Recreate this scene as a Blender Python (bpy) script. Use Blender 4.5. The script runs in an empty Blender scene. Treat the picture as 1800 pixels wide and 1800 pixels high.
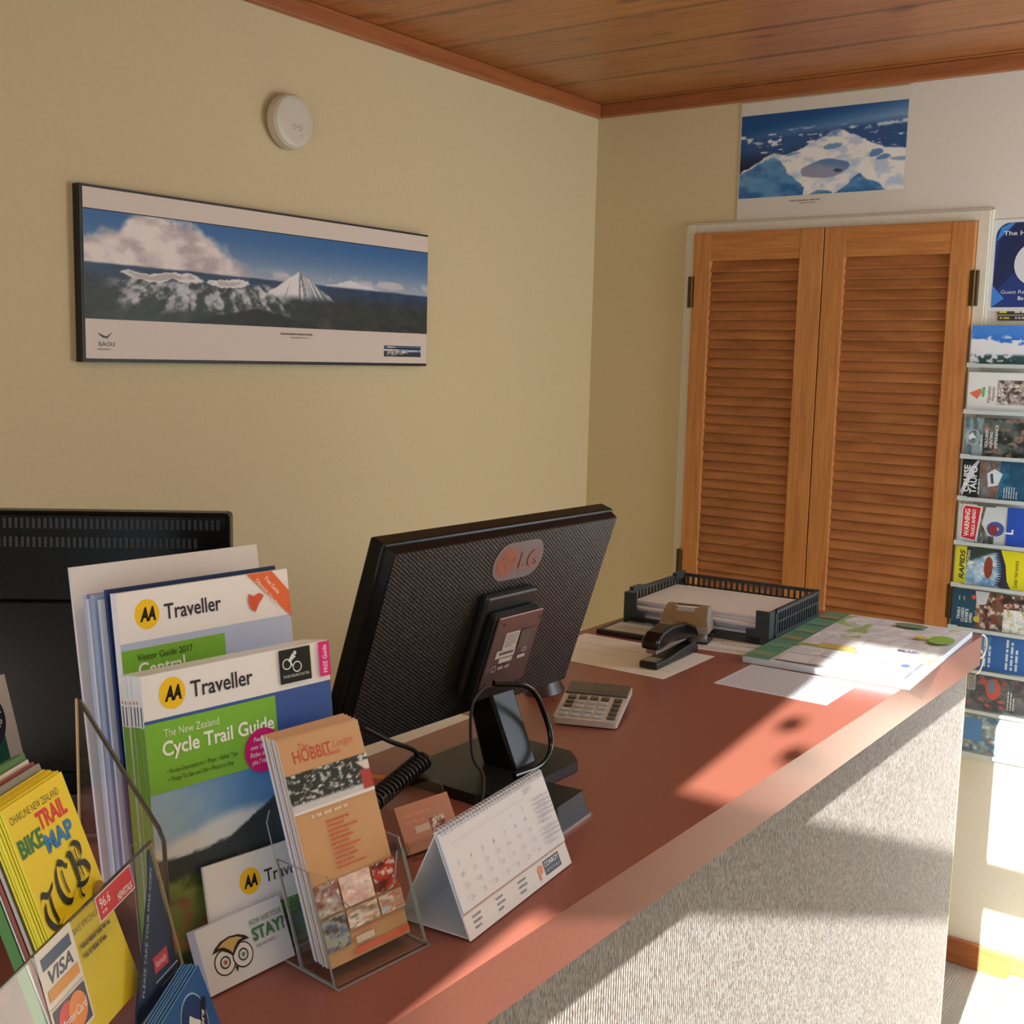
import bpy, math, random
import numpy as np
from mathutils import Vector, Matrix

random.seed(7)
SC = bpy.context.scene
COL = SC.collection

# ------------------------------------------------------------------ camera
cam_d = bpy.data.cameras.new('camera')
cam = bpy.data.objects.new('camera', cam_d)
COL.objects.link(cam)
cam_d.sensor_width = 36.0
cam_d.lens = 36.0 * 2066.813 / 1800.0
cam_d.clip_start = 0.05
_r = Vector((0.80772085, 0.58908701, 0.02373861))
_d = Vector((0.09580592, -0.09142094, -0.99119294))
_f = Vector((-0.58172867, 0.8028815, -0.13028062))
m3 = Matrix((_r, -_d, -_f)).transposed()
cam.matrix_world = Matrix.Translation((2.02690853, -3.20585869, 1.62)) @ m3.to_4x4()
SC.camera = cam

# ------------------------------------------------------------------ light
SC.view_settings.view_transform = 'Standard'
SC.view_settings.look = 'None'
SC.view_settings.gamma = 1.0
SC.view_settings.use_curve_mapping = False
SC.view_settings.exposure = -0.03

SC.cycles.transparent_max_bounces = 40
SC.cycles.max_bounces = 12

world = bpy.data.worlds.new('sky_world')
SC.world = world
world.use_nodes = True
bg = world.node_tree.nodes['Background']
bg.inputs['Color'].default_value = (0.72, 0.86, 1.0, 1)
bg.inputs['Strength'].default_value = 2.0

SUN_DIR = Vector((-0.11, 1.0, -0.397)).normalized()
sun_d = bpy.data.lights.new('sun', 'SUN')
sun_d.energy = 31.0
sun_d.angle = math.radians(0.6)
sun_d.color = (1.0, 0.95, 0.87)
sun = bpy.data.objects.new('sun', sun_d)
COL.objects.link(sun)
sun.rotation_euler = SUN_DIR.to_track_quat('-Z', 'Y').to_euler()
sun.location = (2.2, -6.0, 3.5)


def area(name, loc, target, sx, sy, power, color):
    d = bpy.data.lights.new(name, 'AREA')
    d.shape = 'RECTANGLE'
    d.size, d.size_y = sx, sy
    d.energy = power
    d.color = color
    o = bpy.data.objects.new(name, d)
    COL.objects.link(o)
    o.location = loc
    o.rotation_euler = (Vector(target) - Vector(loc)).to_track_quat('-Z', 'Y').to_euler()
    return o


# added light brightening the back wall's right; daylight through the glazed entrance
area('added_side_light', (2.46, -0.47, 1.60), (0.4, -0.40, 1.50), 0.55, 1.15, 17, (0.78, 0.89, 1.0))
area('daylight_entrance', (2.0, -3.96, 1.25), (1.2, 0.0, 1.2), 0.8, 2.1, 7, (0.82, 0.91, 1.0))
area('ceiling_lamp_light', (1.5, -2.2, 2.33), (1.5, -2.2, 0), 0.5, 0.5, 4, (1.0, 0.80, 0.55))


# ------------------------------------------------------------------ helpers
def lin(c):
    out = []
    for x in c:
        x = x / 255.0
        out.append(x / 12.92 if x <= 0.04045 else ((x + 0.055) / 1.055) ** 2.4)
    return tuple(out)


def lin_np(a):
    a = np.clip(a, 0, 255) / 255.0
    return np.where(a <= 0.04045, a / 12.92, ((a + 0.055) / 1.055) ** 2.4)


def new_mat(name):
    m = bpy.data.materials.new(name)
    m.use_nodes = True
    return m, m.node_tree.nodes, m.node_tree.links, m.node_tree.nodes['Principled BSDF']


def plain(name, rgb, rough=0.5, metal=0.0, var=0.06, scale=60.0, bump=0.0, spec=0.5):
    """one colour with a little procedural unevenness"""
    m, N, L, B = new_mat(name)
    c = lin(rgb)
    B.inputs['Roughness'].default_value = rough
    B.inputs['Metallic'].default_value = metal
    B.inputs['Specular IOR Level'].default_value = spec
    tc = N.new('ShaderNodeTexCoord')
    nz = N.new('ShaderNodeTexNoise')
    nz.inputs['Scale'].default_value = scale
    nz.inputs['Detail'].default_value = 4
    L.new(tc.outputs['Object'], nz.inputs['Vector'])
    rp = N.new('ShaderNodeValToRGB')
    rp.color_ramp.elements[0].position = 0.3
    rp.color_ramp.elements[1].position = 0.7
    rp.color_ramp.elements[0].color = tuple(x * (1 - var) for x in c) + (1,)
    rp.color_ramp.elements[1].color = tuple(min(1, x * (1 + var)) for x in c) + (1,)
    L.new(nz.outputs['Fac'], rp.inputs['Fac'])
    L.new(rp.outputs['Color'], B.inputs['Base Color'])
    if bump:
        b = N.new('ShaderNodeBump')
        b.inputs['Strength'].default_value = bump
        b.inputs['Distance'].default_value = 0.002
        L.new(nz.outputs['Fac'], b.inputs['Height'])
        L.new(b.outputs['Normal'], B.inputs['Normal'])
    return m


def wood(name, light, dark, scale, rough=0.4, seed=0.0, board=None, fine=1.0):
    """grain stretched along one axis; board=(axis, width) adds a tone per board and a groove"""
    m, N, L, B = new_mat(name)
    B.inputs['Roughness'].default_value = rough
    tc = N.new('ShaderNodeTexCoord')
    mp = N.new('ShaderNodeMapping')
    mp.inputs['Scale'].default_value = scale
    mp.inputs['Location'].default_value = (seed, seed * 1.7, seed * 0.6)
    L.new(tc.outputs['Object'], mp.inputs['Vector'])
    nz = N.new('ShaderNodeTexNoise')
    nz.inputs['Scale'].default_value = 1.0
    nz.inputs['Detail'].default_value = 7
    nz.inputs['Roughness'].default_value = 0.62
    nz.inputs['Distortion'].default_value = 0.6 * fine
    L.new(mp.outputs['Vector'], nz.inputs['Vector'])
    rp = N.new('ShaderNodeValToRGB')
    e = rp.color_ramp.elements
    e[0].position, e[1].position = 0.32, 0.68
    e[0].color = lin(dark) + (1,)
    e[1].color = lin(light) + (1,)
    L.new(nz.outputs['Fac'], rp.inputs['Fac'])
    col = rp.outputs['Color']
    if board:
        ax, wd = board
        sp = N.new('ShaderNodeSeparateXYZ')
        L.new(tc.outputs['Object'], sp.inputs['Vector'])
        dv = N.new('ShaderNodeMath'); dv.operation = 'DIVIDE'
        ad = N.new('ShaderNodeMath'); ad.operation = 'ADD'; ad.inputs[1].default_value = 0.047
        L.new(sp.outputs['XYZ'.index(ax)], ad.inputs[0])
        L.new(ad.outputs[0], dv.inputs[0]); dv.inputs[1].default_value = wd
        fl = N.new('ShaderNodeMath'); fl.operation = 'FLOOR'
        L.new(dv.outputs[0], fl.inputs[0])
        wn = N.new('ShaderNodeTexWhiteNoise'); wn.noise_dimensions = '1D'
        L.new(fl.outputs[0], wn.inputs['W'])
        mr = N.new('ShaderNodeMapRange')
        mr.inputs['To Min'].default_value = 0.72
        mr.inputs['To Max'].default_value = 1.12
        L.new(wn.outputs['Value'], mr.inputs['Value'])
        # knots
        kn = N.new('ShaderNodeTexNoise')
        kn.inputs['Scale'].default_value = 1.0
        kn.inputs['Detail'].default_value = 2
        mk = N.new('ShaderNodeMapping')
        mk.inputs['Scale'].default_value = (5, 14, 5)
        L.new(tc.outputs['Object'], mk.inputs['Vector'])
        L.new(mk.outputs['Vector'], kn.inputs['Vector'])
        kr = N.new('ShaderNodeMapRange')
        kr.inputs['From Min'].default_value = 0.30
        kr.inputs['From Max'].default_value = 0.38
        kr.inputs['To Min'].default_value = 0.55
        kr.inputs['To Max'].default_value = 1.0
        L.new(kn.outputs['Fac'], kr.inputs['Value'])
        fc = N.new('ShaderNodeMath'); fc.operation = 'FRACT'
        L.new(dv.outputs[0], fc.inputs[0])
        gp = N.new('ShaderNodeMath'); gp.operation = 'PINGPONG'; gp.inputs[1].default_value = 0.5
        L.new(fc.outputs[0], gp.inputs[0])
        gr = N.new('ShaderNodeMapRange')
        gr.inputs['From Max'].default_value = 0.055
        gr.inputs['To Min'].default_value = 0.40
        L.new(gp.outputs[0], gr.inputs['Value'])
        m0 = N.new('ShaderNodeMath'); m0.operation = 'MULTIPLY'
        L.new(mr.outputs[0], m0.inputs[0]); L.new(gr.outputs[0], m0.inputs[1])
        mu = N.new('ShaderNodeMath'); mu.operation = 'MULTIPLY'
        L.new(m0.outputs[0], mu.inputs[0]); L.new(kr.outputs[0], mu.inputs[1])
        mx = N.new('ShaderNodeMix'); mx.data_type = 'RGBA'; mx.blend_type = 'MULTIPLY'
        mx.inputs['Factor'].default_value = 1.0
        L.new(col, mx.inputs['A']); L.new(mu.outputs[0], mx.inputs['B'])
        col = mx.outputs['Result']
    L.new(col, B.inputs['Base Color'])
    b = N.new('ShaderNodeBump')
    b.inputs['Strength'].default_value = 0.12
    b.inputs['Distance'].default_value = 0.001
    L.new(nz.outputs['Fac'], b.inputs['Height'])
    L.new(b.outputs['Normal'], B.inputs['Normal'])
    return m


def clear_plastic(name, tint=(0.972, 0.982, 0.982), gloss=0.06):
    m, N, L, B = new_mat(name)
    out = N['Material Output']
    N.remove(B)
    tr = N.new('ShaderNodeBsdfTransparent'); tr.inputs['Color'].default_value = tint + (1,)
    gl = N.new('ShaderNodeBsdfGlossy'); gl.inputs['Roughness'].default_value = 0.08
    gl.inputs['Color'].default_value = (0.95, 0.97, 1, 1)
    fr = N.new('ShaderNodeLayerWeight'); fr.inputs['Blend'].default_value = 0.5
    pw_ = N.new('ShaderNodeMath'); pw_.operation = 'POWER'; pw_.inputs[1].default_value = 4.0
    L.new(fr.outputs['Facing'], pw_.inputs[0])
    mu = N.new('ShaderNodeMath'); mu.operation = 'MULTIPLY_ADD'
    mu.inputs[1].default_value = 0.32; mu.inputs[2].default_value = gloss * 0.3
    L.new(pw_.outputs[0], mu.inputs[0])
    mx = N.new('ShaderNodeMixShader')
    L.new(mu.outputs[0], mx.inputs[0]); L.new(tr.outputs[0], mx.inputs[1]); L.new(gl.outputs[0], mx.inputs[2])
    L.new(mx.outputs[0], out.inputs['Surface'])
    return m


def printed(name, rough):
    m, N, L, B = new_mat(name)
    at = N.new('ShaderNodeAttribute'); at.attribute_name = 'ink'
    nz = N.new('ShaderNodeTexNoise'); nz.inputs['Scale'].default_value = 300
    mr = N.new('ShaderNodeMapRange'); mr.inputs['To Min'].default_value = 0.96; mr.inputs['To Max'].default_value = 1.04
    L.new(nz.outputs['Fac'], mr.inputs['Value'])
    mx = N.new('ShaderNodeMix'); mx.data_type = 'RGBA'; mx.blend_type = 'MULTIPLY'; mx.inputs['Factor'].default_value = 1
    L.new(at.outputs['Color'], mx.inputs['A']); L.new(mr.outputs[0], mx.inputs['B'])
    L.new(mx.outputs['Result'], B.inputs['Base Color'])
    B.inputs['Roughness'].default_value = rough
    B.inputs['Specular IOR Level'].default_value = 0.35
    return m


def ribbed_carpet(name, c0, c1, axis, pitch):
    """loop carpet with fine ribs"""
    m, N, L, B = new_mat(name)
    tc = N.new('ShaderNodeTexCoord')
    mp = N.new('ShaderNodeMapping')
    sc = {'Y': (420, 420, 130), 'X': (420, 420, 420)}[axis]
    mp.inputs['Scale'].default_value = sc
    L.new(tc.outputs['Object'], mp.inputs['Vector'])
    nz = N.new('ShaderNodeTexNoise'); nz.inputs['Scale'].default_value = 1; nz.inputs['Detail'].default_value = 3
    L.new(mp.outputs['Vector'], nz.inputs['Vector'])
    rp = N.new('ShaderNodeValToRGB')
    rp.color_ramp.elements[0].position = 0.36; rp.color_ramp.elements[1].position = 0.66
    rp.color_ramp.elements[0].color = lin(c0) + (1,); rp.color_ramp.elements[1].color = lin(c1) + (1,)
    L.new(nz.outputs['Fac'], rp.inputs['Fac'])
    L.new(rp.outputs['Color'], B.inputs['Base Color'])
    wv = N.new('ShaderNodeTexWave'); wv.wave_type = 'BANDS'
    wv.bands_direction = axis
    wv.inputs['Scale'].default_value = 2 * math.pi / (20 * pitch)
    wv.inputs['Distortion'].default_value = 1.2
    wv.inputs['Detail'].default_value = 2
    L.new(tc.outputs['Object'], wv.inputs['Vector'])
    ad = N.new('ShaderNodeMath'); ad.operation = 'MULTIPLY_ADD'; ad.inputs[1].default_value = 1.6
    L.new(nz.outputs['Fac'], ad.inputs[0]); L.new(wv.outputs['Fac'], ad.inputs[2])
    b = N.new('ShaderNodeBump'); b.inputs['Strength'].default_value = 1.0; b.inputs['Distance'].default_value = 0.0022
    L.new(ad.outputs[0], b.inputs['Height']); L.new(b.outputs['Normal'], B.inputs['Normal'])
    B.inputs['Roughness'].default_value = 0.95
    B.inputs['Specular IOR Level'].default_value = 0.1
    B.inputs['Sheen Weight'].default_value = 0.4
    return m


def woven_back(name):
    """dark moulded plastic with a fine diagonal weave"""
    m, N, L, B = new_mat(name)
    tc = N.new('ShaderNodeTexCoord')
    w = []
    for rz, sgn in ((0.6, 1), (-0.9, -1)):
        mp = N.new('ShaderNodeMapping'); mp.inputs['Rotation'].default_value = (rz, 0, 0)
        L.new(tc.outputs['Object'], mp.inputs['Vector'])
        wv = N.new('ShaderNodeTexWave'); wv.bands_direction = 'Z'
        wv.inputs['Scale'].default_value = 2 * math.pi / (20 * 0.0042)
        L.new(mp.outputs['Vector'], wv.inputs['Vector'])
        w.append(wv)
    mu = N.new('ShaderNodeMath'); mu.operation = 'MULTIPLY'
    L.new(w[0].outputs['Fac'], mu.inputs[0]); L.new(w[1].outputs['Fac'], mu.inputs[1])
    rp = N.new('ShaderNodeValToRGB')
    rp.color_ramp.elements[0].color = lin((20, 19, 20)) + (1,); rp.color_ramp.elements[1].color = lin((48, 46, 47)) + (1,)
    L.new(mu.outputs[0], rp.inputs['Fac']); L.new(rp.outputs['Color'], B.inputs['Base Color'])
    b = N.new('ShaderNodeBump'); b.inputs['Strength'].default_value = 0.7; b.inputs['Distance'].default_value = 0.001
    L.new(mu.outputs[0], b.inputs['Height']); L.new(b.outputs['Normal'], B.inputs['Normal'])
    B.inputs['Roughness'].default_value = 0.4
    B.inputs['Specular IOR Level'].default_value = 0.6
    return m


M = {}
M['cream_wall'] = plain('cream_wall', (217, 199, 158), 0.85, var=0.02, scale=90, bump=0.15, spec=0.2)
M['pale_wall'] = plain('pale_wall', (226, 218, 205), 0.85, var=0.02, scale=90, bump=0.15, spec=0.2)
M['white_paint'] = plain('white_paint', (222, 216, 196), 0.45, var=0.02)
M['pine_ceiling'] = wood('pine_ceiling', (196, 128, 72), (158, 92, 46), (5, 70, 70), 0.32, board=('Y', 0.245))
M['pine_trim_side'] = wood('pine_trim_side', (180, 108, 62), (150, 84, 46), (50, 4, 60), 0.4, seed=3)
M['pine_trim_back'] = wood('pine_trim_back', (172, 104, 58), (142, 80, 42), (4, 50, 60), 0.4, seed=5)
M['stile_wood'] = wood('stile_wood', (208, 142, 78), (176, 110, 56), (90, 90, 5), 0.38)
M['rail_wood'] = wood('rail_wood', (204, 136, 72), (172, 106, 52), (5, 90, 90), 0.38, seed=2)
M['slat_wood'] = wood('slat_wood', (188, 124, 72), (152, 94, 52), (6, 40, 36), 0.42, seed=9)
M['brass_dark'] = plain('brass_dark', (92, 70, 40), 0.4, 0.8)
M['laminate'] = plain('laminate', (143, 85, 72), 0.34, var=0.05, scale=260)
M['counter_carpet'] = ribbed_carpet('counter_carpet', (120, 110, 106), (188, 180, 176), 'Y', 0.0055)
M['floor_carpet'] = ribbed_carpet('floor_carpet', (120, 116, 108), (172, 168, 158), 'X', 0.008)
M['mdf_edge'] = plain('mdf_edge', (206, 192, 150), 0.8)
M['clear'] = clear_plastic('clear')
M['clear_edge'] = plain('clear_edge', (150, 152, 150), 0.15, var=0.03)
M['smoke_edge'] = plain('smoke_edge', (70, 62, 54), 0.2, var=0.05)
M['gold_edge'] = plain('gold_edge', (196, 164, 116), 0.25, var=0.05)
M['glass'] = clear_plastic('glass', (0.97, 0.985, 0.98), 0.04)
M['print'] = printed('print', 0.45)
M['gloss_print'] = printed('gloss_print', 0.28)
M['black_gloss'] = plain('black_gloss', (14, 14, 15), 0.16, var=0.1)
M['black_plastic'] = plain('black_plastic', (24, 24, 25), 0.4, var=0.1)
M['black_matte'] = plain('black_matte', (20, 20, 20), 0.6, var=0.1)
M['bezel_black'] = plain('bezel_black', (16, 15, 15), 0.3, var=0.1, spec=0.25)
M['black_soft'] = plain('black_soft', (9, 10, 10), 0.25, var=0.1, spec=0.10)
M['weave'] = woven_back('weave')
M['plate_metal'] = plain('plate_metal', (120, 100, 98), 0.3, 0.55, var=0.05, scale=300)
M['silver'] = plain('silver', (190, 192, 196), 0.3, 0.3, var=0.04)
M['silver_light'] = plain('silver_light', (206, 200, 196), 0.4, 0.1, var=0.03)
M['lcd'] = plain('lcd', (84, 74, 70), 0.15, var=0.05)
M['white_plastic'] = plain('white_plastic', (214, 206, 188), 0.4, var=0.02)
M['tray_plastic'] = plain('tray_plastic', (52, 60, 64), 0.38, var=0.06)
M['punch_plastic'] = plain('punch_plastic', (150, 142, 132), 0.35, var=0.05)
M['punch_top'] = plain('punch_top', (140, 118, 88), 0.35, var=0.05)
M['steel'] = plain('steel', (170, 170, 172), 0.25, 0.9)
M['white_cord'] = plain('white_cord', (206, 204, 190), 0.4)
M['white_card'] = plain('white_card', (226, 228, 234), 0.55, var=0.02)
M['wire_white'] = plain('wire_white', (214, 216, 226), 0.3, var=0.02)
M['picture_board'] = plain('picture_board', (30, 32, 32), 0.5)
M['pale_mat'] = plain('pale_mat', (206, 212, 204), 0.8, var=0.08, scale=25, bump=0.4)
M['brown_plastic'] = plain('brown_plastic', (58, 34, 30), 0.35)
M['lip'] = plain('lip', (196, 206, 206), 0.2, var=0.03)


def frame(o, yaw=0.0, lean=0.0):
    """origin, +u along the wall-left direction turned by yaw, v up and leaning back, n towards the viewer"""
    y, l = math.radians(yaw), math.radians(lean)
    u = Vector((-math.sin(y), math.cos(y), 0))
    n = Vector((math.cos(y), math.sin(y), 0))
    v = Vector((0, 0, 1)) * math.cos(l) - n * math.sin(l)
    return axes(o, u, v)


def axes(o, u, v):
    u, v = Vector(u), Vector(v)
    w = u.cross(v)
    m = Matrix((u, v, w)).transposed().to_4x4()
    m.translation = Vector(o)
    return m


def tag(o, label, cat, group=None, kind=None):
    o['label'] = label
    o['category'] = cat
    if group:
        o['group'] = group
    if kind:
        o['kind'] = kind
    return o


def empty(name, mat, label, cat, group=None):
    o = bpy.data.objects.new(name, None)
    o.empty_display_size = 0.05
    COL.objects.link(o)
    o.matrix_world = mat if isinstance(mat, Matrix) else Matrix.Translation(mat)
    return tag(o, label, cat, group)


class MB:
    """collects shapes and links them as one mesh object"""

    def __init__(self):
        self.v, self.f, self.mi, self.sm = [], [], [], []
        self.mats = []

    def _m(self, m):
        if m not in self.mats:
            self.mats.append(m)
        return self.mats.index(m)

    def add(self, verts, faces, mat, smooth=False, T=None):
        b = len(self.v)
        if T is not None:
            verts = [T @ Vector(p) for p in verts]
        self.v += [tuple(p) for p in verts]
        i = self._m(mat)
        for f in faces:
            self.f.append(tuple(b + k for k in f)); self.mi.append(i); self.sm.append(smooth)
        return self

    def box(self, a, c, mat, T=None):
        x0, y0, z0 = a
        x1, y1, z1 = c
        vs = [(x0, y0, z0), (x1, y0, z0), (x1, y1, z0), (x0, y1, z0), (x0, y0, z1), (x1, y0, z1), (x1, y1, z1), (x0, y1, z1)]
        fs = [(0, 3, 2, 1), (4, 5, 6, 7), (0, 1, 5, 4), (1, 2, 6, 5), (2, 3, 7, 6), (3, 0, 4, 7)]
        return self.add(vs, fs, mat, T=T)

    def prism(self, poly, z0, z1, mat, T=None, taper=None, side=None, smooth=False):
        """poly counter-clockwise in xy; taper: second outline for the top"""
        n = len(poly)
        top = taper or poly
        vs = [(p[0], p[1], z0) for p in poly] + [(p[0], p[1], z1) for p in top]
        self.add(vs, [tuple(range(n - 1, -1, -1)), tuple(range(n, 2 * n))], mat, T=T)
        self.add(vs, [(i, (i + 1) % n, n + (i + 1) % n, n + i) for i in range(n)], side or mat, T=T, smooth=smooth)
        return self

    def tube(self, pts, r, mat, n=8, closed=False, T=None):
        pts = [Vector(p) for p in pts]
        k = len(pts)
        rings = []
        prev = None
        for i, p in enumerate(pts):
            if closed:
                t = (pts[(i + 1) % k] - pts[i - 1]).normalized()
            else:
                t = (pts[min(i + 1, k - 1)] - pts[max(i - 1, 0)]).normalized()
            if prev is None:
                a = t.orthogonal().normalized()
            else:
                a = (prev - t * prev.dot(t)).normalized()
            prev = a
            b = t.cross(a)
            rr = r[i] if isinstance(r, (list, tuple)) else r
            rings.append([p + (a * math.cos(q) + b * math.sin(q)) * rr for q in [2 * math.pi * j / n for j in range(n)]])
        vs = [p for ring in rings for p in ring]
        fs = []
        last = k if closed else k - 1
        for i in range(last):
            for j in range(n):
                a0, a1 = i * n + j, i * n + (j + 1) % n
                c0, c1 = ((i + 1) % k) * n + j, ((i + 1) % k) * n + (j + 1) % n
                fs.append((a0, a1, c1, c0))
        self.add(vs, fs, mat, smooth=True, T=T)
        if not closed:
            self.add(vs, [tuple(range(n - 1, -1, -1)), tuple(range((k - 1) * n, k * n))], mat, T=T)
        return self

    def lathe(self, prof, mat, n=40, T=None):
        """profile of (radius, height) about local z"""
        vs, fs = [], []
        for r, h in prof:
            vs += [(r * math.cos(2 * math.pi * j / n), r * math.sin(2 * math.pi * j / n), h) for j in range(n)]
        for i in range(len(prof) - 1):
            for j in range(n):
                fs.append((i * n + j, i * n + (j + 1) % n, (i + 1) * n + (j + 1) % n, (i + 1) * n + j))
        fs.append(tuple(range(n - 1, -1, -1)))
        fs.append(tuple(range((len(prof) - 1) * n, len(prof) * n)))
        return self.add(vs, fs, mat, T=T, smooth=False)

    def build(self, name, parent=None, bevel=0.0, seg=2, loc=None):
        me = bpy.data.meshes.new(name)
        me.from_pydata(self.v, [], self.f)
        for m in self.mats:
            me.materials.append(M[m])
        me.polygons.foreach_set('material_index', self.mi)
        me.polygons.foreach_set('use_smooth', self.sm)
        me.update()
        o = bpy.data.objects.new(name, me)
        COL.objects.link(o)
        if parent is not None:
            o.parent = parent
        if loc is not None:
            o.matrix_world = loc if isinstance(loc, Matrix) else Matrix.Translation(loc)
        if bevel:
            b = o.modifiers.new('soft_edges', 'BEVEL')
            b.width = bevel
            b.segments = seg
            b.limit_method = 'ANGLE'
            b.angle_limit = math.radians(40)
        return o


def world_of(o):
    return world_of(o.parent) @ o.matrix_parent_inverse @ o.matrix_basis if o.parent else o.matrix_basis.copy()


def attach(o, root, T=None):
    """make o a part of root; T is where its own frame stands in the room"""
    o.parent = root
    o.matrix_parent_inverse = world_of(root).inverted()
    o.matrix_basis = T if T is not None else Matrix.Identity(4)
    return o


def structure(o):
    o['kind'] = 'structure'
    return o


# ---- value noise for printed pictures
_rs = np.random.RandomState(11)
_lat = _rs.rand(256, 256)


def vnoise(x, y):
    xi, yi = np.floor(x).astype(int), np.floor(y).astype(int)
    fx, fy = x - xi, y - yi
    fx, fy = fx * fx * (3 - 2 * fx), fy * fy * (3 - 2 * fy)
    g = lambda a, b: _lat[a % 256, b % 256]
    return (g(xi, yi) * (1 - fx) + g(xi + 1, yi) * fx) * (1 - fy) + (g(xi, yi + 1) * (1 - fx) + g(xi + 1, yi + 1) * fx) * fy


def fbm(x, y, o=5):
    s, a, t = 0, 0.5, 0
    for i in range(o):
        s = s + a * vnoise(x * 2 ** i + 17 * i, y * 2 ** i + 5 * i); t += a; a *= 0.55
    return s / t


def sstep(a, b, x):
    t = np.clip((x - a) / (b - a), 0, 1)
    return t * t * (3 - 2 * t)


def mixc(a, b, t):
    return a * (1 - t[..., None]) + b * t[..., None]


def C3(*c):
    return np.array(c, float)


_tcache = {}


def text_mesh(s, bold=0.0, shear=0.0):
    key = (s, bold, shear)
    if key not in _tcache:
        cu = bpy.data.curves.new('t', 'FONT')
        cu.body = s
        cu.size = 1.0
        cu.offset = bold
        cu.shear = shear
        cu.resolution_u = 3
        ob = bpy.data.objects.new('t', cu)
        me = bpy.data.meshes.new_from_object(ob)
        vs = [(v.co.x, v.co.y) for v in me.vertices]
        fs = [tuple(p.vertices) for p in me.polygons]
        bpy.data.objects.remove(ob)
        bpy.data.meshes.remove(me)
        bpy.data.curves.remove(cu)
        _tcache[key] = (vs, fs)
    return _tcache[key]


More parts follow.
